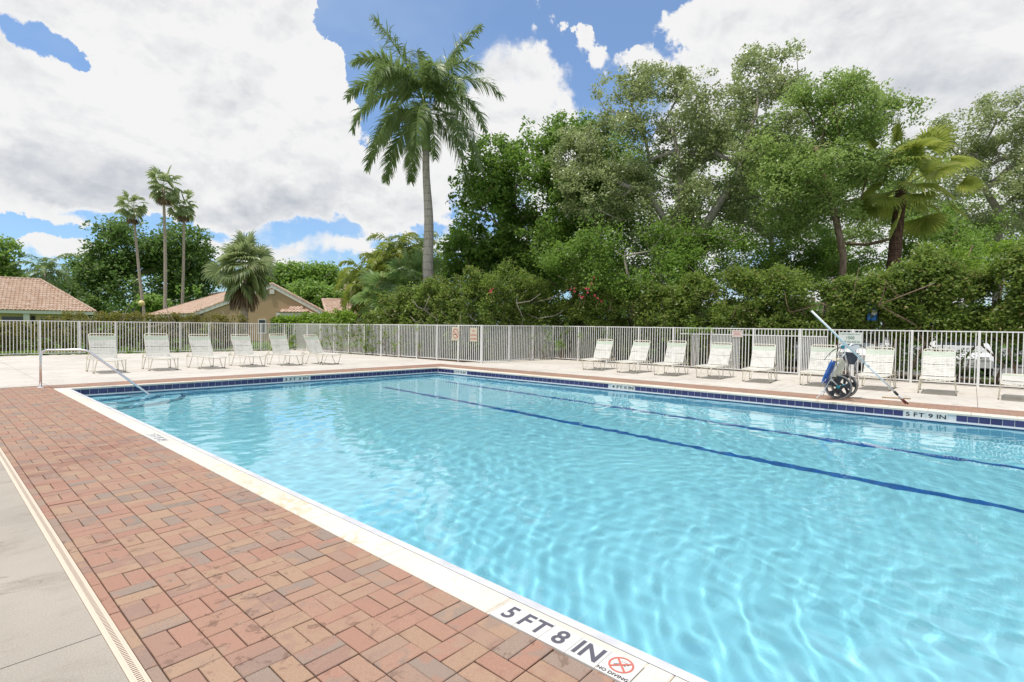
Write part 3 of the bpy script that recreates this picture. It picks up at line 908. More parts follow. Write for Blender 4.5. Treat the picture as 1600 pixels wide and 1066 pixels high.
p = onplane(1328.5, 528.5, D1, E1); sign('pale green emergency address sign reading 1500 behind the leaning pole', p, sd4, .62, .36, M_signw, emerg)

# ================================================================== LOUNGERS
def arc(c, r, a0, a1, n, fn): return [fn(c, r, a0+(a1-a0)*i/n) for i in range(n+1)]
def strap_mesh(w, l, sag, m):
    mb = MB(); n_ = 6; t = .0035; v = []; f = []
    for i in range(n_+1):
        x = -w/2+w*i/n_; z = -sag*(1-(2*x/w)**2)
        v += [(x, -l/2, z), (x, l/2, z), (x, l/2, z-t), (x, -l/2, z-t)]
    for i in range(n_):
        a = i*4
        for k in range(4): f.append((a+k, a+(k+1) % 4, a+4+(k+1) % 4, a+4+k))
    f += [(0, 3, 2, 1), tuple(n_*4+k for k in range(4))]
    return mb.add(v, f).mesh('strap', m)
ST_W = strap_mesh(.665, .0385, .016, M_strap); ST_G = strap_mesh(.625, .0395, .012, M_strapg); ST_B = strap_mesh(.625, .0388, .014, M_strap)
def make_lounger(ang, label, cat='sun lounger'):
    root = thing('pool_lounger', label, cat, group='white strap loungers round the pool')
    W2, Z = .325, .37
    r = .0135
    fr = MB()
    # seat frame, one bent tube round the foot end
    p = [(-W2, 1.42, Z-.03), (-W2, 1.36, Z), (-W2, .06, Z), (-W2+.015, .02, Z), (-W2+.05, 0, Z-.004), (0, -.012, Z-.03), (W2-.05, 0, Z-.004), (W2-.015, .02, Z), (W2, .06, Z), (W2, 1.36, Z), (W2, 1.42, Z-.03)]
    fr.tube(p, r, 8)
    fr.tube([(-W2, 1.42, Z-.03), (W2, 1.42, Z-.03)], r*.9, 6)
    fr.tube([(-W2, .98, Z-.01), (W2, .98, Z-.01)], r*.8, 6)
    fr.build('seat_frame', M_cream, root, True)
    # four looped legs
    for y0, y1 in ((.10, .56), (.98, 1.40)):
        for sx in (-1, 1):
            lg = MB(); w0 = sx*W2; w1 = sx*(W2+.03); ym = (y0+y1)/2
            lg.tube([(w0, y0-.02, Z-.012), (w0, y0+.01, Z-.05), (w1, ym-.10, .05), (w1, ym-.085, .018), (w1, ym-.05, .0125), (w1, ym+.05, .0125), (w1, ym+.085, .018), (w1, ym+.10, .05), (w0, y1-.01, Z-.05), (w0, y1+.02, Z-.012)], r*.92, 7)
            l_ = lg.build('leg', M_cream, root, True)
            ft = MB()
            for yy in (ym-.065, ym+.065): ft.tube([(w1, yy-.03, .0135), (w1, yy+.03, .0135)], r*1.0+.0015, 7)
            ft.build('foot_cap', M_foot, l_)
    # back frame
    ca, sa = math.cos(ang), math.sin(ang); BL = .76; yh = .96
    def bp(x, s, off=0): return (x, yh+s*ca-off*sa, Z+.012+s*sa+off*ca)
    bw = W2-.02
    bk = MB()
    bk.tube([bp(-bw, 0), bp(-bw, BL-.06), bp(-bw+.015, BL-.02), bp(-bw+.06, BL), bp(bw-.06, BL), bp(bw-.015, BL-.02), bp(bw, BL-.06), bp(bw, 0)], r, 8)
    bk.tube([bp(-bw, BL-.075), bp(bw, BL-.075)], r*.8, 6)
    bk.build('back_frame', M_cream, root, True)
    if ang > .5:
        for sx in (-1, 1):
            pr_ = MB(); pr_.tube([bp(sx*bw, .30, -.01), (sx*(W2-.01), 1.30, Z+.03), (sx*(W2+.012), 1.37, Z+.012)], r*.7, 6)
            n_ = 12
            pr_.tube([(sx*(W2+.014), 1.24+.055*math.cos(2*PI*i/n_), Z+.012+.05*math.sin(2*PI*i/n_)) for i in range(n_+1)], r*.55, 6, cap=False)
            pr_.build('support_arm', M_cream, root, True)
    y = .045
    while y < .95:
        link('strap', ST_W, root, (0, y, Z+.0155), (random.gauss(0, .01), random.gauss(0, .004), 0)); y += .0445
    s = .03; k = 0; n = 15
    for k in range(n):
        s = .03+k*.0445+(.012 if k > 6 else 0)
        link('strap', ST_G if k >= n-3 else ST_B, root, bp(0, s, .0155), (ang+random.gauss(0, .01), 0, 0))
    return root
LN = [('white strap lounger at the left end of the far row, behind the handrail', 3.56, 17.78, 0),
      ('white strap lounger second along the far row, between the handrail foot and the palm', 4.86, 17.84, -3),
      ('white strap lounger third along the far row, in front of the low tiled roof', 6.16, 17.66, 3),
      ('white strap lounger fourth along the far row, under the shaggy fan palm', 7.44, 17.72, 2),
      ('white strap lounger fifth along the far row, in front of the tan gable', 8.66, 17.52, 3),
      ('white strap lounger nearest the fence corner in the far row, turned to the right', 10.0, 17.22, 14)]
l0 = make_lounger(R(66), LN[0][0]); l1 = None
for i, (lb, x, y, a) in enumerate(LN):
    if i == 2: l1 = make_lounger(R(62), lb)
    o = l0 if i == 0 else l1 if i == 2 else copy_tree(l1 if i in (3, 5) else l0, lb)
    o.location = (x, y, 0); o.rotation_euler = (0, 0, R(a))
# right row: foot ends towards the pool
RN = [('white strap lounger furthest from the camera in the right row, side on', 15.30, 9.86, 7),
      ('white strap lounger second from the fence corner in the right row', 15.25, 8.52, 1),
      ('white strap lounger in the right row just before the fence middle rail begins', 15.36, 7.22, 4),
      ('white strap lounger in the right row left of the small red lettered sign', 15.47, 5.92, -1),
      ('white strap lounger in the right row below and right of the small red lettered sign', 15.40, 4.52, 5),
      ('white strap lounger partly hidden behind the left side of the cleaning cart', 15.62, 3.12, 0),
      ('white strap lounger crossed by the leaning pole, right of the cart', 15.75, 1.88, -2),
      ('white strap lounger seen end on to the right of the pole foot', 15.92, .60, 1),
      ]
r0 = None
for i, (lb, x, y, a) in enumerate(RN):
    if r0 is None: r0 = make_lounger(R(63), lb); o = r0
    else: o = copy_tree((r0, l1, l0)[i % 3], lb)
    o.location = (x, y, 0); o.rotation_euler = (0, 0, R(-90+a))
o = make_lounger(R(9), 'white strap lounger lying almost flat at the right edge of the deck')
o.location = (15.72, -.82, 0); o.rotation_euler = (0, 0, R(-92))

# ================================================================== HANDRAIL
hr = thing('handrail', 'stainless steel handrail running down into the pool steps', 'handrail', (1.74, 14.9, 0))
a = Vector((0, 0, 0)); q = onplane(232, 616, (1.74, 14.9), (3.30, 14.10)); 
dd = Vector((3.30-1.74, 14.10-14.9, 0)).normalized()
def hp(px, py):
    p = onplane(px, py, (1.74, 14.9), (3.30, 14.10)); s = (p-Vector((1.74, 14.9, 0))).dot(dd); return s, p.z
sA, zA = hp(66, 547); sB, zB = hp(135, 547); sC, zC = hp(231, 615)
zt = (zA+zB)/2
pts = [(0, 0, -.02)]
def P_(s, z): return (dd.x*s, dd.y*s, z)
pts = [P_(0, -.02), P_(0, zt-.16), P_(.012, zt-.08), P_(.05, zt-.025), P_(.12, zt)]
slope = (zC-zt)/(sC-sB)
pts += [P_(sB-.10, zt), P_(sB-.02, zt-.012), P_(sB+.06, zt-.045), P_(sB+.14, zt+slope*.14)]
pts += [P_(sC, zC), P_(sC+.12, zC+slope*.12), P_(sC+.20, zC+slope*.12-.12), P_(sC+.22, -.62)]
MB().tube(pts, .024, 12).build('rail', M_steel, hr, True)
fl = MB(); fl.tube([(0, 0, .0), (0, 0, .012), (0, 0, .022)], [.062, .062, .03], 20); fl.build('flange', M_whitep, hr, False)

# ================================================================== CLEANING CART AND POLE
e = Vector((.99, -.07, 0)).normalized(); fwd = Vector((e.y, -e.x, 0))   # axle and the direction across it
cart = thing('cleaning_cart', 'two wheeled pool cleaner cart with coiled blue cable at the pool edge', 'cart', (13.14, 2.14, 0))
def wheel(parent, off):
    w = link('wheel', None, parent, off); 
    zax = e; xax = Vector((0, 0, 1)).cross(e).normalized(); yax = zax.cross(xax)
    w.rotation_euler = Matrix((xax, yax, zax)).transposed().to_euler()
    t = MB(); n_ = 40; R0 = .262; pr = [(R0-.03, -.018), (R0-.008, -.020), (R0, -.010), (R0, .010), (R0-.008, .020), (R0-.03, .018)]
    o = len(t.v)
    for i in range(n_):
        a_ = 2*PI*i/n_
        for (rr, z) in pr: t.v.append((rr*math.cos(a_), rr*math.sin(a_), z))
    for i in range(n_):
        for k in range(6):
            t.f.append((i*6+k, ((i+1) % n_)*6+k, ((i+1) % n_)*6+(k+1) % 6, i*6+(k+1) % 6)); t.m.append(0)
    t.build('tyre', M_tyre, w, True)
    h = MB(); 
    for z0, z1, r0_, r1_ in ((-.012, .012, .208, .233),):
        for i in range(n_):
            a_, b_ = 2*PI*i/n_, 2*PI*(i+1)/n_
            c4 = [(r0_, a_), (r1_, a_), (r1_, b_), (r0_, b_)]
            h.add([(q_*math.cos(t_), q_*math.sin(t_), z0) for q_, t_ in c4]+[(q_*math.cos(t_), q_*math.sin(t_), z1) for q_, t_ in c4], [(3, 2, 1, 0), (4, 5, 6, 7), (0, 3, 7, 4), (1, 2, 6, 5)])
    h.build('rim', M_hub, w)
    for s_ in range(5):
        sp = MB(); a_ = 2*PI*s_/5+.4
        for q0, q1, wd0, wd1 in ((.03, .13, .022, .03), (.13, .215, .03, .075)):
            vs = []
            for z in (-.010, .010):
                for q_, wd in ((q0, -wd0), (q1, -wd1), (q1, wd1), (q0, wd0)):
                    vs.append((q_*math.cos(a_)-wd*math.sin(a_), q_*math.sin(a_)+wd*math.cos(a_), z))
            sp.add(vs, [(3, 2, 1, 0), (4, 5, 6, 7), (0, 1, 5, 4), (2, 3, 7, 6), (1, 2, 6, 5), (3, 0, 4, 7)])
        sp.build('spoke', M_hub, w)
    MB().tube([(0, 0, -.05), (0, 0, -.03), (0, 0, .03), (0, 0, .05)], [.02, .04, .04, .02], 16).build('hub', M_teal, w, True)
    return w
wheel(cart, (0, 0, .262)); wheel(cart, e*.47+Vector((0, 0, .262)))
def cl(px, py, d): return atd(px, py, d)-Vector((13.14, 2.14, 0))
dW = Vector((13.14, 2.14, 0)).dot(CFW); dE = (Vector((13.14, 2.14, 0))+e*.47).dot(CFW)
fm_ = MB()
fm_.tube([Vector((0, 0, .262))+e*.03, Vector((0, 0, .262))+e*.44], .014, 8)
top1 = cl(1318, 541, dW+.10); top2 = cl(1337, 546, dE-.05)
b1 = Vector((0, 0, .262))+e*.06; b2 = Vector((0, 0, .262))+e*.41
fm_.tube([cl(1330.5, 601, dE-.05), cl(1320, 552, dW+.12), top1], .016, 8)
fm_.tube([cl(1298, 592, dW-.05), cl(1310, 566, dW+.05), cl(1320, 552, dW+.12)], .013, 8)
fm_.tube([cl(1341, 604, dE+.06), cl(1337, 566, dE), top2], .013, 8)
fm_.tube([top1, (top1+top2)/2+Vector((0, 0, .01)), top2], .015, 8)
fm_.tube([cl(1330.5, 601, dE-.05), cl(1341, 604, dE+.06)], .012, 6); fm_.tube([cl(1328, 590, dE-.04), cl(1339, 592, dE+.05)], .010, 6)
fm_.tube([cl(1330.5, 601, dE-.05), b2, b1, cl(1298, 592, dW-.05)], .012, 6)
fm_.build('frame', M_alu, cart, True)
ks = MB(); ks.tube([cl(1298, 592, dW-.05), cl(1287, 611, dW-.08), cl(1278, 620, dW-.12)], .010, 6); ks.tube([cl(1278, 620, dW-.12), cl(1276.5, 621.3, dW-.2)], .012, 6)
ks.tube([cl(1290, 605, dW-.05), cl(1286, 619, dW-.02)], .010, 6); ks.tube([cl(1282, 611, dW-.1), cl(1289, 613, dW-.02)], .008, 6)
ks.build('stand', M_alu, cart, True)
cc = MB()
for k in range(10):       # hanging coil of blue cable
    ox, oy = -2.6+.62*k, random.uniform(-2, 2); n_ = 22; dz = random.uniform(-.05, .08); wv = random.uniform(.8, 1.8); hv = random.uniform(13, 20)
    pts = []
    for i in range(n_+1):
        t_ = 2*PI*i/n_; u_, v_ = wv*math.cos(t_), hv*math.sin(t_)
        th = .42; pts.append(cl(1294.5+ox+u_*math.cos(th)-v_*math.sin(th), 580+oy+u_*math.sin(th)+v_*math.cos(th), dW-.10+dz+.03*math.cos(t_)))
    cc.tube(pts, .0075, 6, k % 2, cap=False)
cc.build('cable_coil', [M_blue, mat('dark_blue_cable', (.015, .07, .28), rough=.4)], cart, True)
cw = MB()
for (a_, b_, c_) in (((1318, 540), (1296, 548), (1288, 563)), ((1314, 546), (1304, 560), (1308, 574)), ((1322, 545), (1300, 541), (1296, 556)), ((1330, 541), (1342, 534), (1354, 546)), ((1320, 553), (1332, 560), (1344, 552))):
    P0, P1, P2 = cl(*a_, dW), cl(*b_, dW-.05), cl(*c_, dW)
    cw.tube([(P0*(1-t)**2+P1*2*t*(1-t)+P2*t*t) for t in [i/8 for i in range(9)]], .006, 6)
cw.build('loose_cable', M_foot, cart, True)
def hull(name, pts2, d, th, m, parent):
    f_ = [cl(x, y, d) for x, y in pts2]; b_ = [cl(x, y, d)+CFW*th for x, y in pts2]; n_ = len(f_)
    return MB().add(f_+b_, [tuple(range(n_))[::-1], tuple(range(n_, 2*n_))]+[(i, (i+1) % n_, (i+1) % n_+n_, i+n_) for i in range(n_)]).build(name, m, parent)
hull('mesh_bag', [(1323, 550), (1341, 552), (1340, 562), (1334, 570), (1327, 566), (1322, 558)], dW+.16, .14, M_bag, cart)
bg = hull('power_unit', [(1302, 566), (1314, 560), (1322, 566), (1318, 580), (1308, 590), (1300, 588)], dW+.04, .18, mat('ivory_plastic', (.62, .55, .42), rough=.4), cart)
kn = MB()
for (x_, y_, r_) in ((1316.5, 542, 4.2), (1316.5, 542, 2.4)):
    c_ = cl(x_, y_, dW+(.02 if r_ > 3 else -.01)); kn.tube([c_-CFW*.03, c_+CFW*.03], r_/CF*dW, 16, 0 if r_ > 3 else 1)
kn.build('control_knob', [M_alu, M_teal], cart, False)
hull('float_collar', [(1328, 541), (1333, 536), (1341, 537), (1344, 542), (1338, 547), (1330, 546)], dW+.10, .05, M_whitep, cart)

pe = Vector((13.03, .93, .03)); top = atd(1268, 486, 10.55)
pole = thing('pool_pole', 'long white telescopic pool pole leaning on the cart handle', 'pole', pe)
dv_ = (top-pe); Lp = dv_.length; dn = dv_.normalized()
MB().tube([dn*.30, dn*(Lp*.42)], .0165, 12).build('lower_tube', M_alu, pole, True)
MB().tube([dn*(Lp*.42), dn*Lp], .0205, 12).build('upper_tube', mat('white_pole_paint', (.78, .78, .77), rough=.4), pole, True)
MB().tube([dn*(Lp*.42-.05), dn*(Lp*.42+.05)], .024, 12).build('locking_collar', M_whitep, pole, True)
MB().tube([dn*.27, dn*.36], .025, 12).build('collar', M_foot, pole, True)
sdv = dn.cross(Vector((0, 0, 1))).normalized()
fk = MB(); 
for s_ in (-1, 1): fk.tube([dn*.30, dn*.22+sdv*.03*s_, dn*.12+sdv*.035*s_], .012, 8)
fk.build('fork', M_alu, pole, True)
for s_ in (-1, 1): MB().tube([dn*.16+sdv*.036*s_, dn*.02+sdv*.038*s_], .0155, 8).build('grip', mat('dark_red_grip', (.14, .03, .02), rough=.5), pole, True)
br = thing('wooden_stick', 'short tan wooden stick lying on the deck by the pole foot', 'stick', (14.19, 1.47, 0))
ds = Vector((14.40-14.19, .98-1.47, 0))
MB().tube([(0, 0, .016), tuple(ds*1.0+Vector((0, 0, .016)))], .014, 8).build('handle', M_wood, br, True)
#NEXT2
# ================================================================== HOUSES
def rooftile_fn(N, b):
    P = geo(N); rnd = N.n('ShaderNodeNewGeometry').outputs['Random Per Island']
    c = N.ramp(rnd, [(0, (.46, .31, .22)), (.35, (.50, .36, .265)), (.7, (.54, .41, .32)), (1, (.40, .26, .185))])
    c = N.mix(N.rng(N.noise(P, 1.2, 5, .6), .45, .75, 0, .45), c, (.42, .30, .24))
    N.put(b.inputs['Base Color'], c)
M_roof = mat('clay_barrel_tile', rough=.8, spec=.2, fn=rooftile_fn)
M_tan = mat('tan_stucco', rough=.9, spec=.1, fn=lambda N, b: (N.put(b.inputs['Base Color'], N.mix(N.rng(N.noise(geo(N), .8, 5), .3, .7), (.46, .315, .19), (.50, .345, .21))), bump(N, b, N.noise(geo(N), 60, 3), .4, .01)))
M_yel = mat('yellow_stucco', rough=.9, spec=.1, fn=lambda N, b: N.put(b.inputs['Base Color'], N.mix(N.rng(N.noise(geo(N), .8, 5), .3, .7), (.60, .50, .24), (.64, .54, .28))))
M_fascia = mat('white_fascia_paint', (.70, .66, .60), rough=.6)
M_fasg = mat('pale_green_fascia_paint', (.62, .66, .54), rough=.6)
M_glass = mat('dark_window_glass', (.03, .04, .05), rough=.08, spec=.8)
def roof_plane(a, b, c, d, sz=.27, row=.36):
    "tiles over a (eave start) b (eave end) c (ridge end) d (ridge start); one barrel tile after another"
    a, b, c, d = map(Vector, (a, b, c, d)); mb = MB()
    ux = (b-a).normalized(); n = ux.cross(d-a).normalized()
    if n.z < 0: n = -n
    up = n.cross(ux).normalized()
    if up.z < 0: up = -up
    hgt = (d-a).dot(up)
    l0, l1 = 0, (b-a).length; t0, t1 = (d-a).dot(ux), (c-a).dot(ux)
    nr = max(1, int(hgt/row)); rw = hgt/nr
    for k in range(nr):
        v0, v1 = k*rw, (k+1)*rw
        xa, xb = l0+(t0-l0)*(k+.5)/nr, l1+(t1-l1)*(k+.5)/nr
        i0, i1 = int(math.floor(min(xa, xb)/sz)), int(math.ceil(max(xa, xb)/sz))
        for i in range(i0, i1):
            x0, x1 = i*sz, (i+1)*sz
            if x0 < min(xa, xb)-.5*sz or x1 > max(xa, xb)+.5*sz: continue
            vs = []
            j = random.uniform(-.008, .008)
            for vv, lift in ((v0-.05, .075), (v1, .035)):
                for fr, hz in ((0, 0), (.16, .045), (.36, .075), (.58, .06), (.74, .01), (1, 0)):
                    p = a+ux*(x0+fr*sz)+up*vv+n*(hz+lift+j); vs.append(p)
            fs = [(q, q+1, q+7, q+6) for q in range(5)]
            vs += [a+ux*x0+up*(v0-.05)+n*.02, a+ux*x1+up*(v0-.05)+n*.02]
            fs.append((12, 13, 5, 4, 3, 2, 1, 0))
            mb.add(vs, fs)
    return mb
def ridge(mb, p, q, sz=.38, r=.12):
    p, q = Vector(p), Vector(q); L = (q-p).length; d = (q-p).normalized(); s = 0
    while s < L:
        mb.tube([p+d*s+Vector((0, 0, .07)), p+d*min(s+sz*1.05, L+.05)+Vector((0, 0, .05))], [r*1.12, r*.9], 7); s += sz
def down(p, z=0): return Vector((p[0], p[1], z))
def wallpoly(mb, pts, n, th=.2):
    "polygon given in order, extruded by th along -n"
    p = [Vector(x) for x in pts]; b_ = [x-Vector(n)*th for x in p]; k = len(p)
    mb.add(p+b_, [tuple(range(k)), tuple(range(k, 2*k))[::-1]]+[(i, i+k, (i+1) % k+k, (i+1) % k) for i in range(k)])
# --- tan gabled house
D0 = 42.0
GL, AP, GR = atd(300, 490.5, D0), atd(426, 445, D0), atd(516, 494, D0)
zE = (GL.z+GR.z)/2; GL.z = GR.z = zE; AP = (GL+GR)/2+(AP-(GL+GR)/2)*1.0
wd = (GR-GL).normalized(); apx = GL+wd*((AP-GL).dot(wd)); AP = Vector((apx.x, apx.y, AP.z))
V = atd(228, 489, 60)-GL; V.z = 0
house = thing('stucco_house', 'tan stucco house with a wide gable end and clay tiled roof behind the fan palm', 'house', (GL.x, GL.y, 0))
base = Vector((GL.x, GL.y, 0))
nf = wd.cross(Vector((0, 0, 1))); 
if nf.dot(-GL) < 0: nf = -nf
def loc_(p): return Vector(p)-base
wm = MB()
inL, inR = GL+wd*.75, GR-wd*.45
kL = (AP.z-GL.z)/((AP-GL).dot(wd)); kR = (AP.z-GR.z)/((GR-AP).dot(wd))
wallpoly(wm, [loc_(down(inL)), loc_(down(inR)), loc_(inR+Vector((0, 0, kR*.45-.12))), loc_(AP+Vector((0, 0, -.16))), loc_(inL+Vector((0, 0, kL*.75-.12)))], nf)
wallpoly(wm, [loc_(down(inL)), loc_(inL+Vector((0, 0, kL*.2))), loc_(inL+V*.95+Vector((0, 0, kL*.2))), loc_(down(inL+V*.95))], -wd)
wm.build('wall', M_tan, house)
RE = AP+V*.42
HE = GL+V
rf = roof_plane(loc_(GL), loc_(HE), loc_(RE), loc_(AP))
rp = roof_plane(loc_(GR+V), loc_(GR), loc_(AP), loc_(AP+V*.9)); rf.add(rp.v, rp.f)
ridge(rf, loc_(AP), loc_(RE)); ridge(rf, loc_(RE), loc_(HE)); ridge(rf, loc_(GL), loc_(AP)); ridge(rf, loc_(AP), loc_(GR))
ro = rf.build('roof', M_roof, house)
fa = MB()
for p, q in ((GL, AP), (AP, GR)):
    wallpoly(fa, [loc_(p+Vector((0, 0, -.26)))+nf*.1, loc_(q+Vector((0, 0, -.26)))+nf*.1, loc_(q)+nf*.1, loc_(p)+nf*.1], nf, .12)
wallpoly(fa, [loc_(GL+Vector((0, 0, -.24))), loc_(GL+Vector((0, 0, .0))), loc_(HE+Vector((0, 0, .0))), loc_(HE+Vector((0, 0, -.24)))], -wd, .1)
fa.build('fascia', M_fascia, house)
def inwall(px, py): return loc_(onplane(px, py, GL, GR))
vt = MB(); c_ = inwall(426, 456); vt.add([c_+wd*x+Vector((0, 0, z))+nf*y for x, y, z in ((-.18, .0, -.18), (.18, .0, -.18), (.18, .0, .18), (-.18, .0, .18), (-.18, .14, -.18), (.18, .14, -.18), (.18, .14, .18), (-.18, .14, .18))], [(4, 5, 6, 7), (0, 1, 5, 4), (1, 2, 6, 5), (2, 3, 7, 6), (3, 0, 4, 7)])
vt.build('gable_vent', M_fascia, house)  # vent box high in the gable wall, not a light fitting
def window(px0, py0, px1, py1, parent, m=M_glass):
    a_, b_ = inwall(px0, py0), inwall(px1, py1); w_ = (b_-a_).dot(wd); z1, z0 = a_.z, b_.z
    f = MB(); P = lambda x, z, y: a_+wd*x+Vector((0, 0, z-a_.z))+nf*y
    for x0, x1, q0, q1 in ((-.07, 0, z0-.07, z1+.07), (w_, w_+.07, z0-.07, z1+.07), (0, w_, z1, z1+.07), (0, w_, z0-.07, z0)):
        f.add([P(x0, q0, .01), P(x1, q0, .01), P(x1, q1, .01), P(x0, q1, .01), P(x0, q0, .06), P(x1, q0, .06), P(x1, q1, .06), P(x0, q1, .06)], [(4, 5, 6, 7), (0, 1, 5, 4), (1, 2, 6, 5), (2, 3, 7, 6), (3, 0, 4, 7)])
    wf = f.build('window', M_fascia, parent)
    MB().quad(P(0, z0, .03), P(w_, z0, .03), P(w_, z1, .03), P(0, z1, .03)).build('pane', m, wf)
window(405, 500, 415, 520, house)
# small tiled canopy on the gable wall
c0, c1, ct = inwall(438, 489), inwall(492, 489), inwall(467, 480)
aw = MB(); q0, q1 = c0+nf*.75, c1+nf*.75; tt0, tt1 = ct-wd*.25, ct+wd*.25
t_ = roof_plane(q0, q1, tt1+nf*.02, tt0+nf*.02, .27, .3); aw.add(t_.v, t_.f)
aw.add([c0, q0, tt0], [(0, 1, 2)]); aw.add([c1, tt1, q1], [(0, 1, 2)])
cn = aw.build('canopy', M_roof, house)
MB().add([c0+Vector((0, 0, -.28)), q0+Vector((0, 0, -.28)), q1+Vector((0, 0, -.28)), c1+Vector((0, 0, -.28)), c0, q0, q1, c1], [(0, 1, 2, 3), (0, 4, 5, 1), (1, 5, 6, 2), (2, 6, 7, 3), (4, 7, 6, 5)]).build('fascia', M_fascia, cn)
# --- low annex roof to the right
def simple_house(label, name, d, eL, eR, rL, rR, wallm, fasm, wd_in=.5, dd=5.0, gable_left=True):
    pp = lambda q, dd_: q if isinstance(q, Vector) else atd(q[0], q[1], q[2] if len(q) > 2 else dd_)
    eL, eR, rR = pp(eL, d), pp(eR, d), pp(rR, d+dd)
    if rL is None:
        u_0 = (eR-eL); u_0.z = 0; u_0.normalize(); rL = rR-u_0*((eR-eL).length-2*abs((eR-rR).dot(u_0)))
    else: rL = pp(rL, d+dd)
    z_ = (eL.z+eR.z)/2; eL.z = eR.z = z_; zr = (rL.z+rR.z)/2; rL.z = rR.z = zr
    base = Vector((eL.x, eL.y, 0)); u = (eR-eL).normalized(); n = u.cross(Vector((0, 0, 1)))
    if n.dot(-eL) < 0: n = -n
    h = thing(name, label, 'house', base)
    bk = -n*(2*((rL-eL).dot(-n)))
    L_ = lambda p: Vector(p)-base
    # keep the ridge parallel to the eave
    rL2 = eL+u*((rL-eL).dot(u))-n*((rL-eL).dot(-n)); rL2.z = zr; rR2 = rL2+u*((rR-rL).dot(u)); rR2.z = zr
    r_ = roof_plane(L_(eL), L_(eR), L_(rR2), L_(rL2))
    r2 = roof_plane(L_(eR+bk), L_(eL+bk), L_(rL2), L_(rR2)); r_.add(r2.v, r2.f)
    r3 = roof_plane(L_(eR), L_(eR+bk), L_(rR2)+(bk*.0001), L_(rR2), .27); r_.add(r3.v, r3.f)
    if not gable_left:
        r4 = roof_plane(L_(eL+bk), L_(eL), L_(rL2), L_(rL2)+(bk*.0001), .27); r_.add(r4.v, r4.f)
    ridge(r_, L_(rL2), L_(rR2)); ridge(r_, L_(rR2), L_(eR)); ridge(r_, L_(rL2), L_(eL))
    r_.build('roof', M_roof, h)
    w = MB(); i0, i1 = eL+u*wd_in-n*wd_in, eR-u*wd_in-n*wd_in
    bk2 = bk*(1-2*wd_in/bk.length)
    for p, q, nn in ((i0, i1, n), (i1, i1+bk2, u), (i1+bk2, i0+bk2, -n), (i0+bk2, i0, -u)):
        wallpoly(w, [L_(down(p)), L_(down(q)), L_(q), L_(p)], nn)
    if gable_left: wallpoly(w, [L_(i0), L_(i0+bk2), L_(rL2+u*wd_in+Vector((0, 0, -.25)))], -u)
    w.build('wall', wallm, h)
    f = MB()
    for p, q, nn in ((eL, eR, n), (eR, eR+bk, u), (eL, eL+bk, -u)):
        wallpoly(f, [L_(p+Vector((0, 0, -.3)))+nn*.02, L_(q+Vector((0, 0, -.3)))+nn*.02, L_(q)+nn*.02, L_(p)+nn*.02], nn, .1)
    # soffit
    f.add([L_(eL+Vector((0, 0, -.28))), L_(eR+Vector((0, 0, -.28))), L_(eR+Vector((0, 0, -.28))-n*wd_in), L_(eL+Vector((0, 0, -.28))-n*wd_in)], [(0, 1, 2, 3)])
    if gable_left: wallpoly(f, [L_(eL), L_(rL2), L_(rL2+Vector((0, 0, -.3))), L_(eL+Vector((0, 0, -.3)))], -u, .1)
    f.build('fascia', fasm, h)
    return h, eL, eR, u, n, L_
simple_house('low house with a pink tiled roof beside the tan gable', 'tiled_house', 47, (512, 495.5), (572, 496.5), (504, 469), (564, 470), M_tan, M_fascia, .3, 3.6)
simple_house('distant red tiled roof showing above the shrubs', 'tiled_house', 85, (505, 462), (560, 463), (509, 446), (545, 445), M_tan, M_fascia, .4, 6)
hL, eL, eR, u_, n_h, L_ = simple_house('yellow house with a hipped clay tile roof at the left edge of the view', 'hipped_house', 50, (-190, 479, 41.6), (149, 487.5, 50), None, (63, 438, 50.65), M_yel, M_fasg, .55, 5.2, False)
def onH(px, py, off=-.53):
    p = onplane(px, py, eL+n_h*off, eR+n_h*off); return L_(p)
def hbox(px0, py0, px1, z0, name, m, y0, y1, parent=hL, ztop=None):
    a_, b_ = onH(px0, py0), onH(px1, py0); zt_ = a_.z if ztop is None else ztop
    v = [a_+n_h*y0, b_+n_h*y0, b_+n_h*y1, a_+n_h*y1]
    mb = MB(); mb.add([(p.x, p.y, z0) for p in v]+[(p.x, p.y, zt_) for p in v], [(0, 1, 2, 3), (4, 7, 6, 5), (0, 4, 5, 1), (1, 5, 6, 2), (2, 6, 7, 3), (3, 7, 4, 0)])
    return mb.build(name, m, parent)
hbox(37, 489, 47, 0, 'pillar', M_fasg, .02, .42)
w_ = hbox(64, 495.5, 80, .5, 'window', M_glass, .01, .05); w_ = hbox(82, 495.5, 96, .5, 'window', M_glass, .01, .05)
hbox(49, 494, 55, .9, 'wall_lamp', M_foot, .01, .15)
hbox(3, 494.5, 36, .8, 'window', M_glass, .01, .05)

# garden lamp
gl = thing('garden_lamp', 'globe garden lamp on a dark post in front of the big dark tree', 'lamp', down(atd(221, 500, 47)))
gp_ = atd(221, 474, 47); MB().tube([(0, 0, 0), (0, 0, gp_.z-.28)], [.07, .05], 8).build('post', M_foot, gl)
bmx = bmesh.new(); bmesh.ops.create_uvsphere(bmx, u_segments=16, v_segments=10, radius=.26); me = bpy.data.meshes.new('globe'); bmx.to_mesh(me); bmx.free()
me.materials.append(mat('amber_globe', (.75, .60, .25), rough=.3)); link('globe', me, gl, (0, 0, gp_.z))

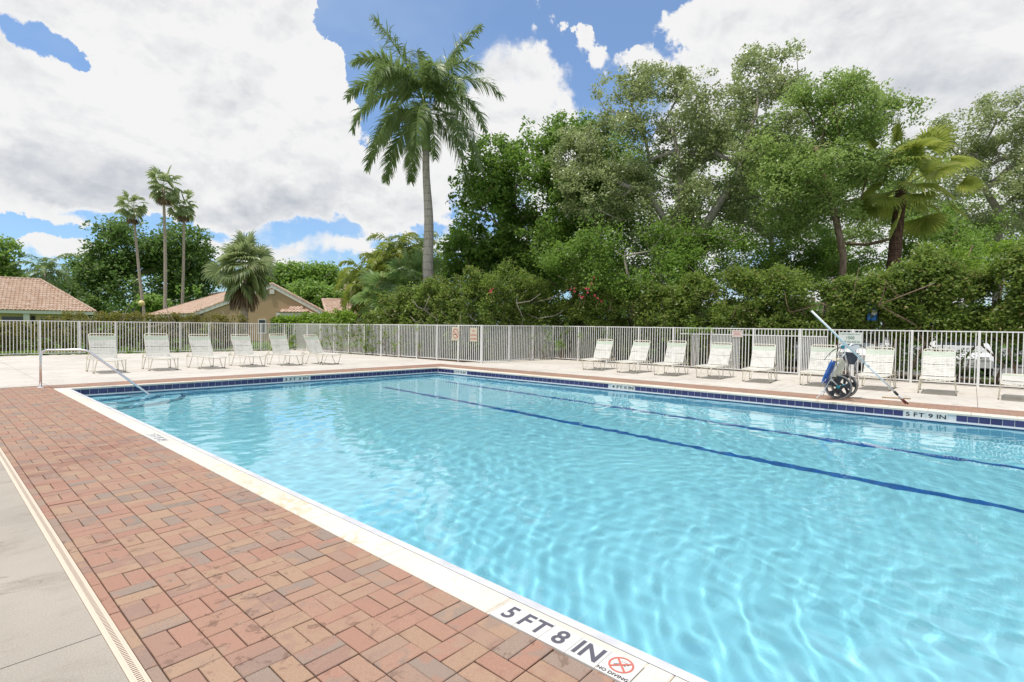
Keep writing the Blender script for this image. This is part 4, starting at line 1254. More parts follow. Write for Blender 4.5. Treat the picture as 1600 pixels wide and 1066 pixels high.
# ================================================================== PARKING LOT, CARS
struct(sheet('parking_lot', [[(23.8, -40), (80, -40), (80, 13), (23.8, 13)]], -.052, M_asph, .004))
hedge_far_pending = True
struct(sheet('planting_bed', [[(19.7, -14), (23.7, -14), (23.7, 30), (19.7, 30)], [(15.15, 14.9), (19.69, 14.9), (19.69, 30), (15.15, 30)]], -.045, M_mulch, .01))
def make_car(label, col, h=1.46, L=4.6):
    m = mat('car_paint_'+'_'.join(str(int(c*100)) for c in col), col, rough=.25, coat=.8)
    root = thing('parked_car', label, 'car', group='cars in the parking lot')
    k = h/1.46; W_ = .9
    prof = [(-L/2, .35), (-L/2-.02, .62), (-L/2+.06, .90*k), (-L/2+.55, .99*k), (-L/2+1.15, 1.38*k), (-L/2+1.9, 1.46*k), (-L/2+2.7, 1.42*k), (-L/2+3.35, 1.02*k), (L/2-.25, .84*k), (L/2, .62), (L/2, .33)]
    nP = len(prof); v = []; 
    for y, ins in ((-W_, 1), (-W_+.10, 0), (W_-.10, 0), (W_, 1)):
        for x, z in prof:
            top_ = max(0, (z-.95*k)/.5)
            yy = y*(1-.16*top_)
            v.append((x*(1-.012*ins), yy, z-(.05*ins if z > .5 else 0)))
    f = []
    for r_ in range(3):
        for i in range(nP-1): f.append((r_*nP+i, r_*nP+i+1, (r_+1)*nP+i+1, (r_+1)*nP+i))
    f += [tuple(range(nP))[::-1], tuple(range(3*nP, 4*nP)), (0, nP, 2*nP, 3*nP, 4*nP-1, 3*nP-1, 2*nP-1, nP-1)]
    MB().add(v, f).build('body', m, root)
    for s_ in (-1, 1):
        y = s_*(W_*.935+.0)
        g_ = MB(); zt_ = 1.33*k
        for xs in (((-L/2+.95, 1.02*k), (-L/2+1.85, 1.02*k), (-L/2+1.85, zt_+.03), (-L/2+1.3, zt_-.01)), ((-L/2+1.95, 1.02*k), (-L/2+3.15, 1.0*k), (-L/2+2.68, zt_), (-L/2+1.95, zt_+.03))):
            g_.add([(x, s_*(W_*(1-.16*max(0, (z-.95*k)/.5))+.006), z) for x, z in xs], [(0, 1, 2, 3)])
        g_.build('side_window', M_glass, root)
    MB().add([(-L/2+3.32, -.7, 1.055*k), (-L/2+3.32, .7, 1.055*k), (-L/2+2.76, .62, 1.415*k), (-L/2+2.76, -.62, 1.415*k)], [(0, 1, 2, 3)]).build('windscreen', M_glass, root)
    MB().add([(-L/2+.56, -.7, 1.025*k), (-L/2+.56, .7, 1.025*k), (-L/2+1.10, .62, 1.385*k), (-L/2+1.10, -.62, 1.385*k)], [(0, 1, 2, 3)]).build('rear_window', M_glass, root)
    for x in (-L/2+.85, L/2-.85):
        for s_ in (-1, 1):
            wl = MB(); wl.tube([(x, s_*.72, .32), (x, s_*.915, .32)], .32, 20); w_ = wl.build('wheel', M_foot, root)
            MB().tube([(x, s_*.90, .32), (x, s_*.925, .32)], .19, 14).build('rim', M_alu, w_)
    for s_ in (-1, 1):
        MB().box(L/2-.12, L/2+.012, s_*.62-.16, s_*.62+.16, .60, .72).build('headlight', M_whitep, root)
        MB().box(-L/2-.03, -L/2+.05, s_*.64-.14, s_*.64+.14, .64, .80).build('tail_light', M_red, root)
    return root
cars = [('white hatchback behind the fence left of the cleaning cart', (.72, .73, .74), 1.5, 26.6, 3.4, 95),
        ('silver car behind the fence, between the two end-on loungers', (.52, .54, .56), 1.5, 26.6, -2.4, 88),
        ('white car glimpsed through the shrubs right of the pole', (.70, .71, .72), 1.5, 26.7, .4, 92),
        ('pale grey tall car behind the fence at the right edge', (.60, .63, .66), 1.72, 26.4, -5.4, 80),
        ('white car furthest along the lot, behind the gate', (.7, .7, .7), 1.45, 27.0, 6.3, 90)]
for lb, col, h, x, y, a in cars:
    c = make_car(lb, col, h); c.location = (x, y, -.048); c.rotation_euler = (0, 0, R(a+90))
# blue banners standing in the planting bed
for px0, px1, py0, py1, d, lb in ((1356, 1371, 470, 501, 16.75, 'tall blue banner with a white emblem showing through the hedge'), (1451, 1472, 491, 510, 15.75, 'low blue and white banner showing through the hedge near the right edge')):
    a_ = atd(px0, py0, d); b_ = atd(px1, py1, d); base = down((a_+b_)/2)
    bn = thing('banner', lb, 'banner', base)
    ux = Vector((b_.x-a_.x, b_.y-a_.y, 0)); w_ = ux.length; ux.normalize(); nn = ux.cross(Vector((0, 0, 1)))
    if nn.dot(-a_) < 0: nn = -nn
    z1, z0 = a_.z, b_.z
    n_ = 8; v = []
    for i in range(n_+1):
        s = -w_/2+w_*i/n_; dd_ = nn*(.03*math.sin(i*1.3))
        for z in (z0, z1): 
            for o_ in (.004, -.004): v.append(ux*s+dd_+nn*o_+Vector((0, 0, z)))
    f = []
    for i in range(n_):
        a4 = i*4; b4 = a4+4; f += [(a4, b4, b4+2, a4+2), (a4+1, a4+3, b4+3, b4+1), (a4+2, b4+2, b4+3, a4+3), (a4, a4+1, b4+1, b4)]
    MB().add(v, f).build('cloth', mat('blue_banner_cloth', (.03, .17, .52), rough=.6), bn)
    MB().tube([ux*(w_/2+.03), ux*(w_/2+.03)+Vector((0, 0, z1+.05))], .014, 6).build('pole', M_foot, bn)
    em = MB(); zc_ = z0+(z1-z0)*.4
    em.add([ux*(w_*.30*math.cos(t)+w_*.05)+nn*.045+Vector((0, 0, zc_+(z1-z0)*.13*math.sin(t))) for t in [2*PI*i/14 for i in range(14)]], [tuple(range(14))])
    em.build('emblem', M_whitep, bn)

# ================================================================== VEGETATION
def leaf_arrays(C, size, rng, up=.35, aspect=.5, fold=0.0, tang=None):
    n = len(C); N_ = rng.normal(size=(n, 3)); N_[:, 2] = np.abs(N_[:, 2])+up; N_ /= np.linalg.norm(N_, axis=1)[:, None]
    T = rng.normal(size=(n, 3)) if tang is None else tang+rng.normal(size=(n, 3))*.35
    T -= N_*(T*N_).sum(1)[:, None]; T /= np.linalg.norm(T, axis=1)[:, None]+1e-9
    B = np.cross(N_, T); s = (size*rng.uniform(.65, 1.35, n))[:, None]
    V = np.stack([C-T*s*.5, C+B*s*aspect*.5+T*s*.05, C+T*s*.5, C-B*s*aspect*.5+T*s*.05], 1)
    return V.reshape(-1, 3)
def leafmesh(name, V, m):
    F = np.arange(len(V)).reshape(-1, 4); return np_mesh(name, V, F, m)
def clump_leaves(cl, rad, per, size, rng, flat=.75, up=.35, aspect=.5):
    cl = np.asarray(cl); n = len(cl)
    d = rng.normal(size=(n, per, 3)); d /= np.linalg.norm(d, axis=2)[..., None]
    r = rad*np.asarray(rng.uniform(.7, 1.3, n))[:, None, None]*rng.uniform(.25, 1.0, (n, per, 1))**.6
    P = cl[:, None, :]+d*r*np.array([1, 1, flat])
    return leaf_arrays(P.reshape(-1, 3), size, rng, up, aspect)
def ell(px, py, rx, ry, d, rd=None):
    c = atd(px, py, d); k = d/CF
    return (c, rx*k, ry*k, (rd if rd is not None else (rx+ry)/2*k))
def clump_points(ells, n, rng, gap=-.12, freq=.45, inner=.45):
    A = [(c, a, b, e_) for c, a, b, e_ in ells]; wts = np.array([a*b+b*e_+a*e_ for c, a, b, e_ in A]); wts /= wts.sum()
    out = []; rt = np.array(CR); fwd_ = np.array((CFW.x, CFW.y, 0)); fwd_ /= np.linalg.norm(fwd_); rt = np.array((CR.x, CR.y, 0)); rt /= np.linalg.norm(rt)
    tries = 0
    while len(out) < n and tries < n*30:
        tries += 1
        c, a, b, e_ = A[rng.choice(len(A), p=wts)]
        d = rng.normal(size=3); d /= np.linalg.norm(d); r = rng.uniform(inner, 1.0)**.5*(1+.12*rng.normal())
        p = np.array(c)+rt*d[0]*a*r+np.array((0, 0, 1))*d[1]*b*r+fwd_*d[2]*e_*r
        if p[2] < .3: continue
        if mnoise.noise(Vector(p*freq)) < gap: continue
        out.append(p)
    return np.array(out)
def skeleton(mb, base, forks, clumps, r0, rng, step=.8, tipr=.012, wob=.12):
    "grow branches from trunk nodes out to the clumps"
    nodes = [Vector(base)]; par = [-1]; kids = [0]
    last = 0
    for seg in forks:       # list of polylines; the first starts at base, others start at nearest node
        for i, p in enumerate(seg):
            p = Vector(p)
            src = min(range(len(nodes)), key=lambda k: (nodes[k]-p).length) if i == 0 and len(nodes) > 1 else last
            L = (p-nodes[src]).length; n = max(1, int(L/step)); a = nodes[src].copy()
            for k in range(1, n+1):
                q = a.lerp(p, k/n)+Vector(rng.normal(size=3))*wob*.35*(k < n)
                nodes.append(q); par.append(src); src = len(nodes)-1
            last = src
    base_n = len(nodes)
    order = sorted(range(len(clumps)), key=lambda i: min((nodes[k]-Vector(clumps[i])).length for k in range(base_n)))
    NP = np.array([tuple(x) for x in nodes]); ends = []
    for i in order:
        c = clumps[i]; D = np.linalg.norm(NP-c, axis=1)
        D = D+np.where(NP[:, 2] > c[2]+.4, .9*(NP[:, 2]-c[2]), 0)+.25*(np.arange(len(NP)) < 2)*5
        src = int(D.argmin()); a = Vector(NP[src]); p = Vector(c); L = (p-a).length; n = max(1, int(L/step))
        new = []
        for k in range(1, n+1):
            t = k/n; q = a.lerp(p, t)+Vector((0, 0, -.10*L*math.sin(PI*t)))+Vector(rng.normal(size=3))*wob*(k < n)
            nodes.append(q); par.append(src); src = len(nodes)-1; new.append(tuple(q))
        NP = np.vstack([NP, new]); ends.append(src)
    cnt = [0]*len(nodes)
    for e_ in ends:
        k = e_
        while k >= 0: cnt[k] += 1; k = par[k]
    mx = max(cnt[0], 1)
    rad = [max(tipr, r0*(c/mx)**.48) for c in cnt]
    # draw as tubes, following the thickest child
    ch = {}
    for i, p in enumerate(par):
        if p >= 0: ch.setdefault(p, []).append(i)
    done = set(); stack = [(0, None)]
    while stack:
        s, frm = stack.pop()
        path = [s] if frm is None else [frm, s]; k = s
        while k in ch:
            c = sorted(ch[k], key=lambda j: -cnt[j])
            for j in c[1:]: stack.append((j, k))
            k = c[0]; path.append(k)
        if len(path) < 2: continue
        rs = [rad[j] for j in path]
        if frm is not None: rs[0] = min(rs[0], rs[1]*1.15)
        mb.tube([nodes[j] for j in path], rs, 7 if rs[0] > .06 else 4, cap=False)
def tree(name, label, cat, base, forks, ells, nclump, per, lsize, crad, lm, bm=None, r0=.22, seed=1, gap=-.12, nbr=None, group=None, freq=.45, aspect=.5, up=.35, inner=.45, flat=.75):
    rng = np.random.default_rng(seed); bm = bm or M_bark
    base = Vector(base); root = thing(name, label, cat, base, group=group)
    C = clump_points(ells, nclump, rng, gap, freq, inner)-np.array(base)
    mb = MB(); k = len(C) if nbr is None else min(nbr, len(C))
    sel = rng.choice(len(C), k, replace=False)
    skeleton(mb, (0, 0, -.05), [[Vector(p)-base for p in f] for f in forks], C[sel], r0, rng)
    mb.build('trunk', bm, root, True)
    o = link('crown', leafmesh('crown', clump_leaves(C, crad, per, lsize, rng, flat, up, aspect), lm), root); o['kind'] = 'stuff'
    return root
L_dense = leaf_mat('dense_green_leaves', (.065, .13, .02), (.16, .26, .045), (.30, .38, .08), trans=.45)
L_oak = leaf_mat('olive_oak_leaves', (.14, .18, .065), (.31, .36, .15), (.52, .54, .32), rough=.33, spec=.6)
L_mid = leaf_mat('fresh_green_leaves', (.09, .165, .03), (.20, .31, .06), (.34, .43, .12), trans=.45)
L_hedge = leaf_mat('hedge_leaves', (.065, .105, .022), (.19, .265, .05), (.36, .27, .13), trans=.42)
L_lime = leaf_mat('lime_shrub_leaves', (.10, .19, .02), (.22, .33, .04), (.38, .40, .08))
L_oak2 = leaf_mat('mixed_canopy_leaves', (.115, .185, .045), (.26, .35, .095), (.46, .52, .22), trans=.42)
L_far = leaf_mat('far_tree_leaves', (.05, .10, .024), (.13, .21, .05), (.23, .30, .08), trans=.42)
L_cop = leaf_mat('coppery_hedge_leaves', (.10, .11, .02), (.20, .19, .035), (.28, .12, .05))
L_palm = leaf_mat('palm_leaflets', (.085, .14, .035), (.19, .26, .085), (.30, .32, .14), rough=.42, spec=.45, trans=.3)
L_palmy = leaf_mat('yellow_palm_leaflets', (.11, .16, .025), (.22, .27, .045), (.42, .26, .05), rough=.35, trans=.4)
L_fan = leaf_mat('fan_palm_leaves', (.10, .18, .05), (.19, .28, .09), (.34, .34, .15), rough=.4, spec=.6, trans=.45)
L_fanp = leaf_mat('pale_fan_palm_leaves', (.13, .185, .07), (.27, .32, .14), (.46, .44, .26), rough=.4, spec=.6, trans=.4)
L_fanb = leaf_mat('bright_fan_palm_leaves', (.15, .20, .03), (.30, .34, .07), (.44, .40, .12), rough=.45, trans=.45)
L_flower = leaf_mat('bougainvillea_petals', (.45, .03, .07), (.62, .06, .12), trans=.3)

# ---- palms
def blade(V, F, pts, widths, side):
    o = len(V)
    for p, w in zip(pts, widths):
        V.append(tuple(p-side*w)); V.append(tuple(p+side*w))
    for i in range(len(pts)-1): F.append((o+2*i, o+2*i+1, o+2*i+3, o+2*i+2))
def frond(V, F, TB, base, az_, el_, L, bend, nl, ll, lw, rng, droop=.5, plume=.5, rr=.025):
    "pinnate frond: rachis into TB (MB), leaflets into V,F"
    d = Vector((math.cos(az_)*math.cos(el_), math.sin(az_)*math.cos(el_), math.sin(el_)))
    n = 14; pts = [Vector(base)]; dirs = [d.copy()]
    for i in range(n):
        t = (i+1)/n
        d = (d+Vector((0, 0, -bend*(.35+1.3*t)/n*1.6))).normalized()
        pts.append(pts[-1]+d*L/n); dirs.append(d.copy())
    TB.tube(pts, [rr*(1-.85*i/n) for i in range(n+1)], 4, cap=False)
    for k in range(nl):
        t = .12+.88*(k+.5)/nl; x = t*n; i = min(int(x), n-1); p = pts[i].lerp(pts[i+1], x-i); dd = dirs[i]
        sd = dd.cross(Vector((0, 0, 1)))
        sd = sd.normalized() if sd.length > 1e-3 else Vector((1, 0, 0))
        upv = sd.cross(dd).normalized()
        l = ll*(math.sin(PI*(.12+.80*t))**.7)*rng.uniform(.85, 1.12)
        for s in (-1, 1):
            a = rng.normal(0, plume)
            o_ = (sd*s*math.cos(a)+upv*math.sin(a)*.9+dd*(.45+.5*t)).normalized()
            q = [p]; v = o_.copy()
            for j in range(3):
                v = (v+Vector((0, 0, -droop*(.5+j*.55)))).normalized(); q.append(q[-1]+v*l/3)
            w = lw*rng.uniform(.8, 1.2); wd_ = v.cross(dd); 
            wd_ = dd if wd_.length < 1e-3 else (dd*.8+upv*.4*s).normalized()
            blade(V, F, q, (w*.6, w, w*.75, w*.08), wd_)
def fan(V, F, TB, base, az_, el_, pet, R_, nseg, rng, spread=2.5, droop=.6, w=.03, rr=.018, cup=.25):
    d = Vector((math.cos(az_)*math.cos(el_), math.sin(az_)*math.cos(el_), math.sin(el_)))
    pts = [Vector(base)]
    for i in range(5):
        d = (d+Vector((0, 0, -.07))).normalized(); pts.append(pts[-1]+d*pet/5)
    TB.tube(pts, [rr*(1-.1*i) for i in range(6)], 4, cap=False)
    e0 = math.asin(max(-1, min(1, d.z))); d = (d+Vector((0, 0, -.62*math.cos(e0)))).normalized()
    c = pts[-1]; sd = d.cross(Vector((0, 0, 1))).normalized(); upv = sd.cross(d).normalized()
    tw = rng.normal(0, .6); sd, upv = (sd*math.cos(tw)+upv*math.sin(tw)), (upv*math.cos(tw)-sd*math.sin(tw))
    for k in range(nseg):
        a = -spread/2+spread*(k+.5)/nseg
        v = (d*math.cos(a)+sd*math.sin(a)+upv*cup*(1-abs(a)/spread)).normalized()
        l = R_*(1-.22*(abs(a)/(spread/2))**2)*rng.uniform(.93, 1.05); q = [c]
        pw = (d*-math.sin(a)+sd*math.cos(a)).normalized()
        for j, f_ in enumerate((.3, .3, .22, .18)):
            v = (v+Vector((0, 0, -droop*(0, .12, .55, .9)[j]))).normalized(); q.append(q[-1]+v*l*f_)
        W_ = l*.32*spread/nseg*1.05
        nrm_ = pw.cross(v).normalized(); pw = (pw*math.cos(.65)+nrm_*math.sin(.65)*(1 if k % 2 else -1)).normalized()
        blade(V, F, q, (.004, W_, W_*1.15, W_*.55, .004), pw)
def vf_mesh(name, V, F, m): return np_mesh(name, np.array(V), np.array(F), m)
def lathe_trunk(mb, pts, rad, seg=14): mb.tube(pts, rad, seg)

# royal palm
rng = np.random.default_rng(21)
rb = down(atd(673, 500, 27)); top = atd(666.5, 236, 27); 
rp_ = thing('royal_palm', 'tall royal palm with a smooth grey trunk and drooping feathery crown', 'palm tree', rb)
tp = top-rb; n = 30
MB().tube([tp*(i/n)+Vector((.06*math.sin(i*.4), 0, 0)) for i in range(n+1)], [.225+.13*math.exp(-(i/n)*6)+.055*math.sin(PI*min(1, (i/n)*1.15))-.05*(i/n)+.004*(i % 2) for i in range(n+1)], 18).build('trunk', M_palmbark, rp_, True)
cs = atd(661, 150, 27)-rb
MB().tube([tp.lerp(cs, i/8) for i in range(9)], [.235, .245, .24, .225, .20, .17, .14, .11, .08], 14).build('crownshaft', M_shaft, rp_, True)
def tube_pts(p, q): return [p, q]
azr = math.atan2(CR.y, CR.x); azf = math.atan2(CFW.y, CFW.x)
spec = [(0.22, 1.08, 5.2, .42), (2.95, 1.12, 5.4, .45), (2.1, 1.30, 3.2, .5), (.05, .75, 4.8, 1.5), (3.05, .75, 4.8, 1.55), (-.3, .35, 4.6, 2.0), (3.4, .35, 4.7, 2.0),
        (.8, .55, 4.6, 1.9), (2.4, .5, 4.6, 2.0), (-1.2, .75, 4.3, 1.9), (4.2, .7, 4.4, 1.9), (-.75, .05, 4.6, 2.1), (3.9, .0, 4.7, 2.2), (1.5, .3, 4.4, 2.2), (4.75, .1, 4.4, 2.2), (-.05, -.05, 4.6, 1.9), (3.2, -.1, 4.6, 1.9), (-1.7, -.25, 4.3, 1.9), (.5, -.3, 4.3, 1.8), (2.7, -.35, 4.4, 1.8), (1.1, .9, 4.4, 1.6), (-2.2, .5, 4.4, 1.9), (5.4, .55, 4.5, 1.8), (2.0, -.1, 4.4, 2.0), (-.55, .85, 4.3, 1.5), (3.7, .9, 4.3, 1.5)]
for a_, e_, L, b_ in spec:
    V_, F_, TB = [], [], MB()
    frond(V_, F_, TB, cs.lerp(tp, .30 if e_ < .3 else .05), azr+a_, e_, L*.97, b_*.72, 120, .92, .036, rng, .27, .55, .035)
    fo = TB.build('frond', M_shaft, rp_)
    o = link('leaflets', vf_mesh('leaflets', V_, F_, L_palm), fo); o['kind'] = 'stuff'
sp_ = MB(); sp_.tube([cs, cs+Vector((0, 0, .9))-CR*.05, cs+Vector((0, 0, 1.9))-CR*.25], [.06, .045, .01], 6); sp_.build('spear_leaf', M_shaft, rp_)

# fan palms
def fan_palm(name, label, base, top, tr, nf, pet, R_, lm, tm, seed, lo=-1.0, hi=1.35, nseg=18, dead=8, group=None, droop=.6, deadr=None, w=.03):
    rng = np.random.default_rng(seed); base = Vector(base); t_ = Vector(top)-base
    root = thing(name, label, 'palm tree', base, group=group); n = 16
    ln = Vector(rng.normal(size=3)); ln.z = 0; ln *= .012*t_.z
    MB().tube([t_*(i/n)+ln*math.sin(PI*i/n) for i in range(n+1)], [tr*(1.25-.45*(i/n)+.05*(i % 2)+.25*math.exp(-i*.8)) for i in range(n+1)], 10).build('trunk', tm, root, True)
    for k in range(nf):
        V_, F_, TB = [], [], MB()
        a_ = k*2.39996+rng.normal(0, .15); f_ = k/(nf-1); e_ = hi+(lo-hi)*f_+rng.normal(0, .08)
        fan(V_, F_, TB, t_+Vector((0, 0, .25*(1-f_)-.15*f_)), a_, e_, pet*rng.uniform(.45, 1.15), R_*rng.uniform(.85, 1.1), nseg, rng, 3.3, droop, w)
        fo = TB.build('frond', M_shaft, root); o = link('leaflets', vf_mesh('leaflets', V_, F_, lm), fo); o['kind'] = 'stuff'
    if dead:
        V_, F_, TB = [], [], MB()
        for k in range(dead):
            fan(V_, F_, TB, t_+Vector((0, 0, -.25)), k*2.4, -1.25+rng.normal(0, .08), pet*.8, (deadr or R_)*.9, 9, rng, 1.3, .9)
        fo = TB.build('dead_fronds', M_dead, root); o = link('leaflets', vf_mesh('leaflets', V_, F_, M_dead), fo); o['kind'] = 'stuff'
    return root
G3 = 'tall slender fan palms behind the houses'
fan_palm('fan_palm', 'left and shortest of the three tall slender fan palms', down(atd(229, 490, 60)), atd(208, 325, 60), .145, 24, 1.15, 1.0, L_fanp, M_palmbark2, 31, group=G3, nseg=14)
fan_palm('fan_palm', 'middle and tallest of the three slender fan palms', down(atd(257, 490, 59)), atd(255, 292, 59), .16, 28, 1.25, 1.12, L_fanp, M_palmbark2, 32, group=G3, nseg=14, dead=12)
fan_palm('fan_palm', 'right one of the three tall slender fan palms', down(atd(283, 490, 61)), atd(287, 322, 61), .145, 24, 1.15, 1.0, L_fanp, M_palmbark2, 33, group=G3, nseg=14)
fan_palm('fan_palm', 'stout shaggy fan palm with hanging dead fronds in front of the tan gable', down(atd(382, 500, 31)), atd(380, 422, 31), .19, 52, 1.0, 1.22, L_fanp, M_palmbark2, 34, lo=-.9, hi=1.5, nseg=24, dead=16, droop=.75, deadr=1.7)
fan_palm('fan_palm', 'big leaved fan palm with a dark shaggy trunk among the trees on the right', down(atd(1391, 500, 22.3)), atd(1408, 298, 22.3), .25, 40, 1.75, 1.12, L_fanb, M_darktrunk, 35, lo=-.45, hi=1.4, nseg=30, dead=0, droop=.7)
# queen palm far left
def feather_palm(name, label, base, top, tr, nf, L, lm, seed, ll=.55, group=None, hi=1.2, lo=-.5, tm=None, nl=34, lw=.022, bend=1.2):
    rng = np.random.default_rng(seed); base = Vector(base); t_ = Vector(top)-base
    root = thing(name, label, 'palm tree', base, group=group)
    MB().tube([t_*(i/8) for i in range(9)], [tr*(1.15-.04*i) for i in range(9)], 9).build('trunk', tm or M_palmbark, root, True)
    for k in range(nf):
        V_, F_, TB = [], [], MB(); f_ = k/max(1, nf-1)
        frond(V_, F_, TB, t_, k*2.39996+rng.normal(0, .2), hi+(lo-hi)*f_, L*rng.uniform(.85, 1.1), bend, nl, ll, lw, rng, .35, .35, .03)
        fo = TB.build('frond', M_shaft, root); o = link('leaflets', vf_mesh('leaflets', V_, F_, lm), fo); o['kind'] = 'stuff'
    return root
feather_palm('feather_palm', 'feathery palm rising behind the yellow house', down(atd(72, 500, 62)), atd(70, 424, 62), .22, 20, 3.9, L_palm, 41, .95, lw=.055)
GA = 'arching yellow green palms beside the royal palm'
ar = [('yellow green clump palm standing furthest left in the palm cluster', 570, 438, 32, 2.7), ('clump palm with the highest arching fronds left of the royal palm trunk', 618, 400, 32.5, 2.9),
      ('clump palm close beside the left of the royal palm trunk', 650, 402, 33, 2.8), ('low clump palm with orange ageing fronds next to the pink tiled roof', 584, 462, 31, 2.2), ('clump palm in the middle of the cluster', 600, 425, 31.5, 2.6), ('bushy clump palm in the middle of the cluster, just left of the royal palm', 634, 432, 31.5, 2.5)]
for i, (lb, px, py, d, L) in enumerate(ar):
    feather_palm('clump_palm', lb, down(atd(px+6, 500, d)), atd(px, py, d), .09, 26, L*.9, L_palmy if i in (0, 3) else L_palm if i == 2 else L_palmy, 50+i, .74, GA, 1.35, -1.1, nl=34, lw=.036, bend=1.5)
for i, (lb, px, py, d) in enumerate((('low fan palm at the left foot of the royal palm', 642, 448, 28.5), ('lower left one of the small fan palms at the fence', 606, 474, 28.5))):
    fan_palm('small_fan_palm', lb, down(atd(px, 500, d)), atd(px, py, d), .12, 22, 1.1, 1.15, L_fan, M_darktrunk, 60+i, lo=-.9, nseg=18, dead=0, droop=.5)

# ---- trees
def bp(px, d): return down(atd(px, 500, d))
GT = 'trees behind the right hand fence'
tree('shade_tree', 'dense dark green tree right of the royal palm', 'tree', bp(800, 31), [[atd(805, 440, 31), atd(790, 380, 31)], [atd(840, 400, 31), atd(860, 330, 31)]],
     [ell(760, 345, 58, 95, 31), ell(822, 292, 62, 78, 31), ell(735, 410, 45, 60, 30.5), ell(840, 390, 70, 80, 31), ell(775, 265, 40, 55, 31), ell(795, 430, 90, 50, 31)], 1000, 46, .21, .52, L_dense, M_bark2, .26, 71, gap=-.2, nbr=200, group=GT, aspect=.62)
tree('shade_tree', 'leafy tree filling the gap between the dark tree and the silvery oak', 'tree', bp(900, 28.5), [[atd(900, 430, 28.5), atd(890, 360, 28.5)], [atd(920, 400, 28.5), atd(930, 300, 28.5)]],
     [ell(905, 250, 55, 72, 28.5), ell(872, 320, 60, 90, 28.5), ell(935, 330, 60, 90, 28.5), ell(905, 420, 90, 50, 28.5), ell(880, 215, 30, 30, 28.5)], 900, 44, .18, .45, L_dense, M_bark2, .22, 72, gap=-.2, nbr=170, group=GT)
tree('oak_tree', 'silvery olive oak with pale forking limbs, top left of the two oaks', 'tree', bp(1058, 26), [[atd(1054, 395, 26), atd(1046, 355, 26)], [atd(1010, 300, 26), atd(975, 290, 25.5), atd(940, 270, 25.5)], [atd(1060, 330, 26), atd(1062, 270, 26), atd(1050, 200, 26)], [atd(1015, 250, 26), atd(1000, 190, 26)]],
     [ell(985, 165, 62, 52, 26), ell(1060, 185, 62, 62, 26), ell(960, 235, 55, 60, 26), ell(1045, 265, 60, 45, 26.5), ell(925, 300, 50, 55, 25.5), ell(1030, 135, 50, 30, 26), ell(1010, 335, 80, 55, 26.5), ell(900, 250, 40, 50, 26)], 950, 42, .15, .40, L_oak, M_bark, .20, 73, gap=-.12, nbr=330, group=GT, freq=.6)
tree('oak_tree', 'tallest olive oak leaning right, its top the highest of the right hand trees', 'tree', bp(1072, 25), [[atd(1078, 400, 25), atd(1110, 340, 25), atd(1148, 285, 25)], [atd(1165, 230, 25), atd(1185, 150, 25)], [atd(1195, 280, 25), atd(1240, 250, 25)], [atd(1120, 240, 25)]],
     [ell(1192, 112, 58, 48, 25), ell(1130, 175, 62, 58, 25), ell(1215, 175, 62, 60, 25), ell(1150, 255, 70, 50, 25), ell(1225, 255, 60, 60, 25), ell(1105, 310, 50, 40, 25), ell(1190, 84, 34, 24, 25), ell(1095, 250, 45, 50, 25.5), ell(1190, 335, 70, 45, 25.5), ell(1060, 380, 60, 35, 25.5)], 1120, 42, .145, .38, L_oak, M_bark, .22, 74, gap=-.12, nbr=380, group=GT, freq=.6)
tree('shade_tree', 'fresh green tree with brown forked limbs in front of the leaning oak', 'tree', bp(1318, 21.5), [[atd(1318, 400, 21.5), atd(1308, 350, 21.5)], [atd(1290, 290, 21.5), atd(1275, 230, 21.5)], [atd(1345, 310, 21.5), atd(1362, 250, 21.5)]],
     [ell(1262, 190, 55, 48, 22), ell(1330, 172, 70, 46, 21.5), ell(1395, 185, 40, 34, 21.5), ell(1285, 265, 75, 50, 21.5), ell(1365, 235, 60, 46, 21.5), ell(1225, 300, 60, 60, 22), ell(1280, 345, 70, 30, 22), ell(1300, 140, 60, 20, 21.5), ell(1200, 240, 40, 50, 22.5)], 1150, 38, .13, .40, L_oak2, M_bark2, .13, 75, gap=-.10, nbr=260, group=GT)
tree('oak_tree', 'thin leaved olive tree against the cloud at the right edge', 'tree', bp(1560, 27), [[atd(1562, 400, 27), atd(1560, 330, 27)], [atd(1520, 270, 27)], [atd(1590, 250, 27)]],
     [ell(1505, 205, 42, 40, 27), ell(1565, 195, 55, 48, 27), ell(1600, 250, 60, 80, 27), ell(1540, 290, 60, 60, 27), ell(1580, 360, 70, 60, 27)], 820, 40, .14, .40, L_oak, M_bark, .2, 76, gap=-.12, nbr=280, group=GT, freq=.6)
tree('shade_tree', 'loose darker tree behind the fan palm trunk', 'tree', bp(1450, 26), [[atd(1450, 420, 26), atd(1445, 360, 26)]],
     [ell(1440, 400, 80, 60, 26), ell(1250, 390, 60, 50, 26), ell(1500, 360, 50, 60, 26), ell(1350, 430, 80, 40, 26), ell(1170, 400, 60, 40, 26.5)], 620, 40, .14, .40, L_mid, M_bark2, .15, 77, gap=.02, nbr=200, group=GT)
tree('small_tree', 'dark bushy tree below the two oaks', 'tree', bp(985, 24), [[atd(985, 450, 24), atd(975, 400, 24)]],
     [ell(960, 400, 70, 55, 24), ell(1030, 400, 60, 50, 24), ell(1110, 400, 70, 45, 24), ell(900, 420, 60, 45, 24.5), ell(1000, 440, 120, 40, 24)], 900, 42, .14, .40, L_dense, M_bark, .15, 78, gap=-.12, nbr=230, group=GT)
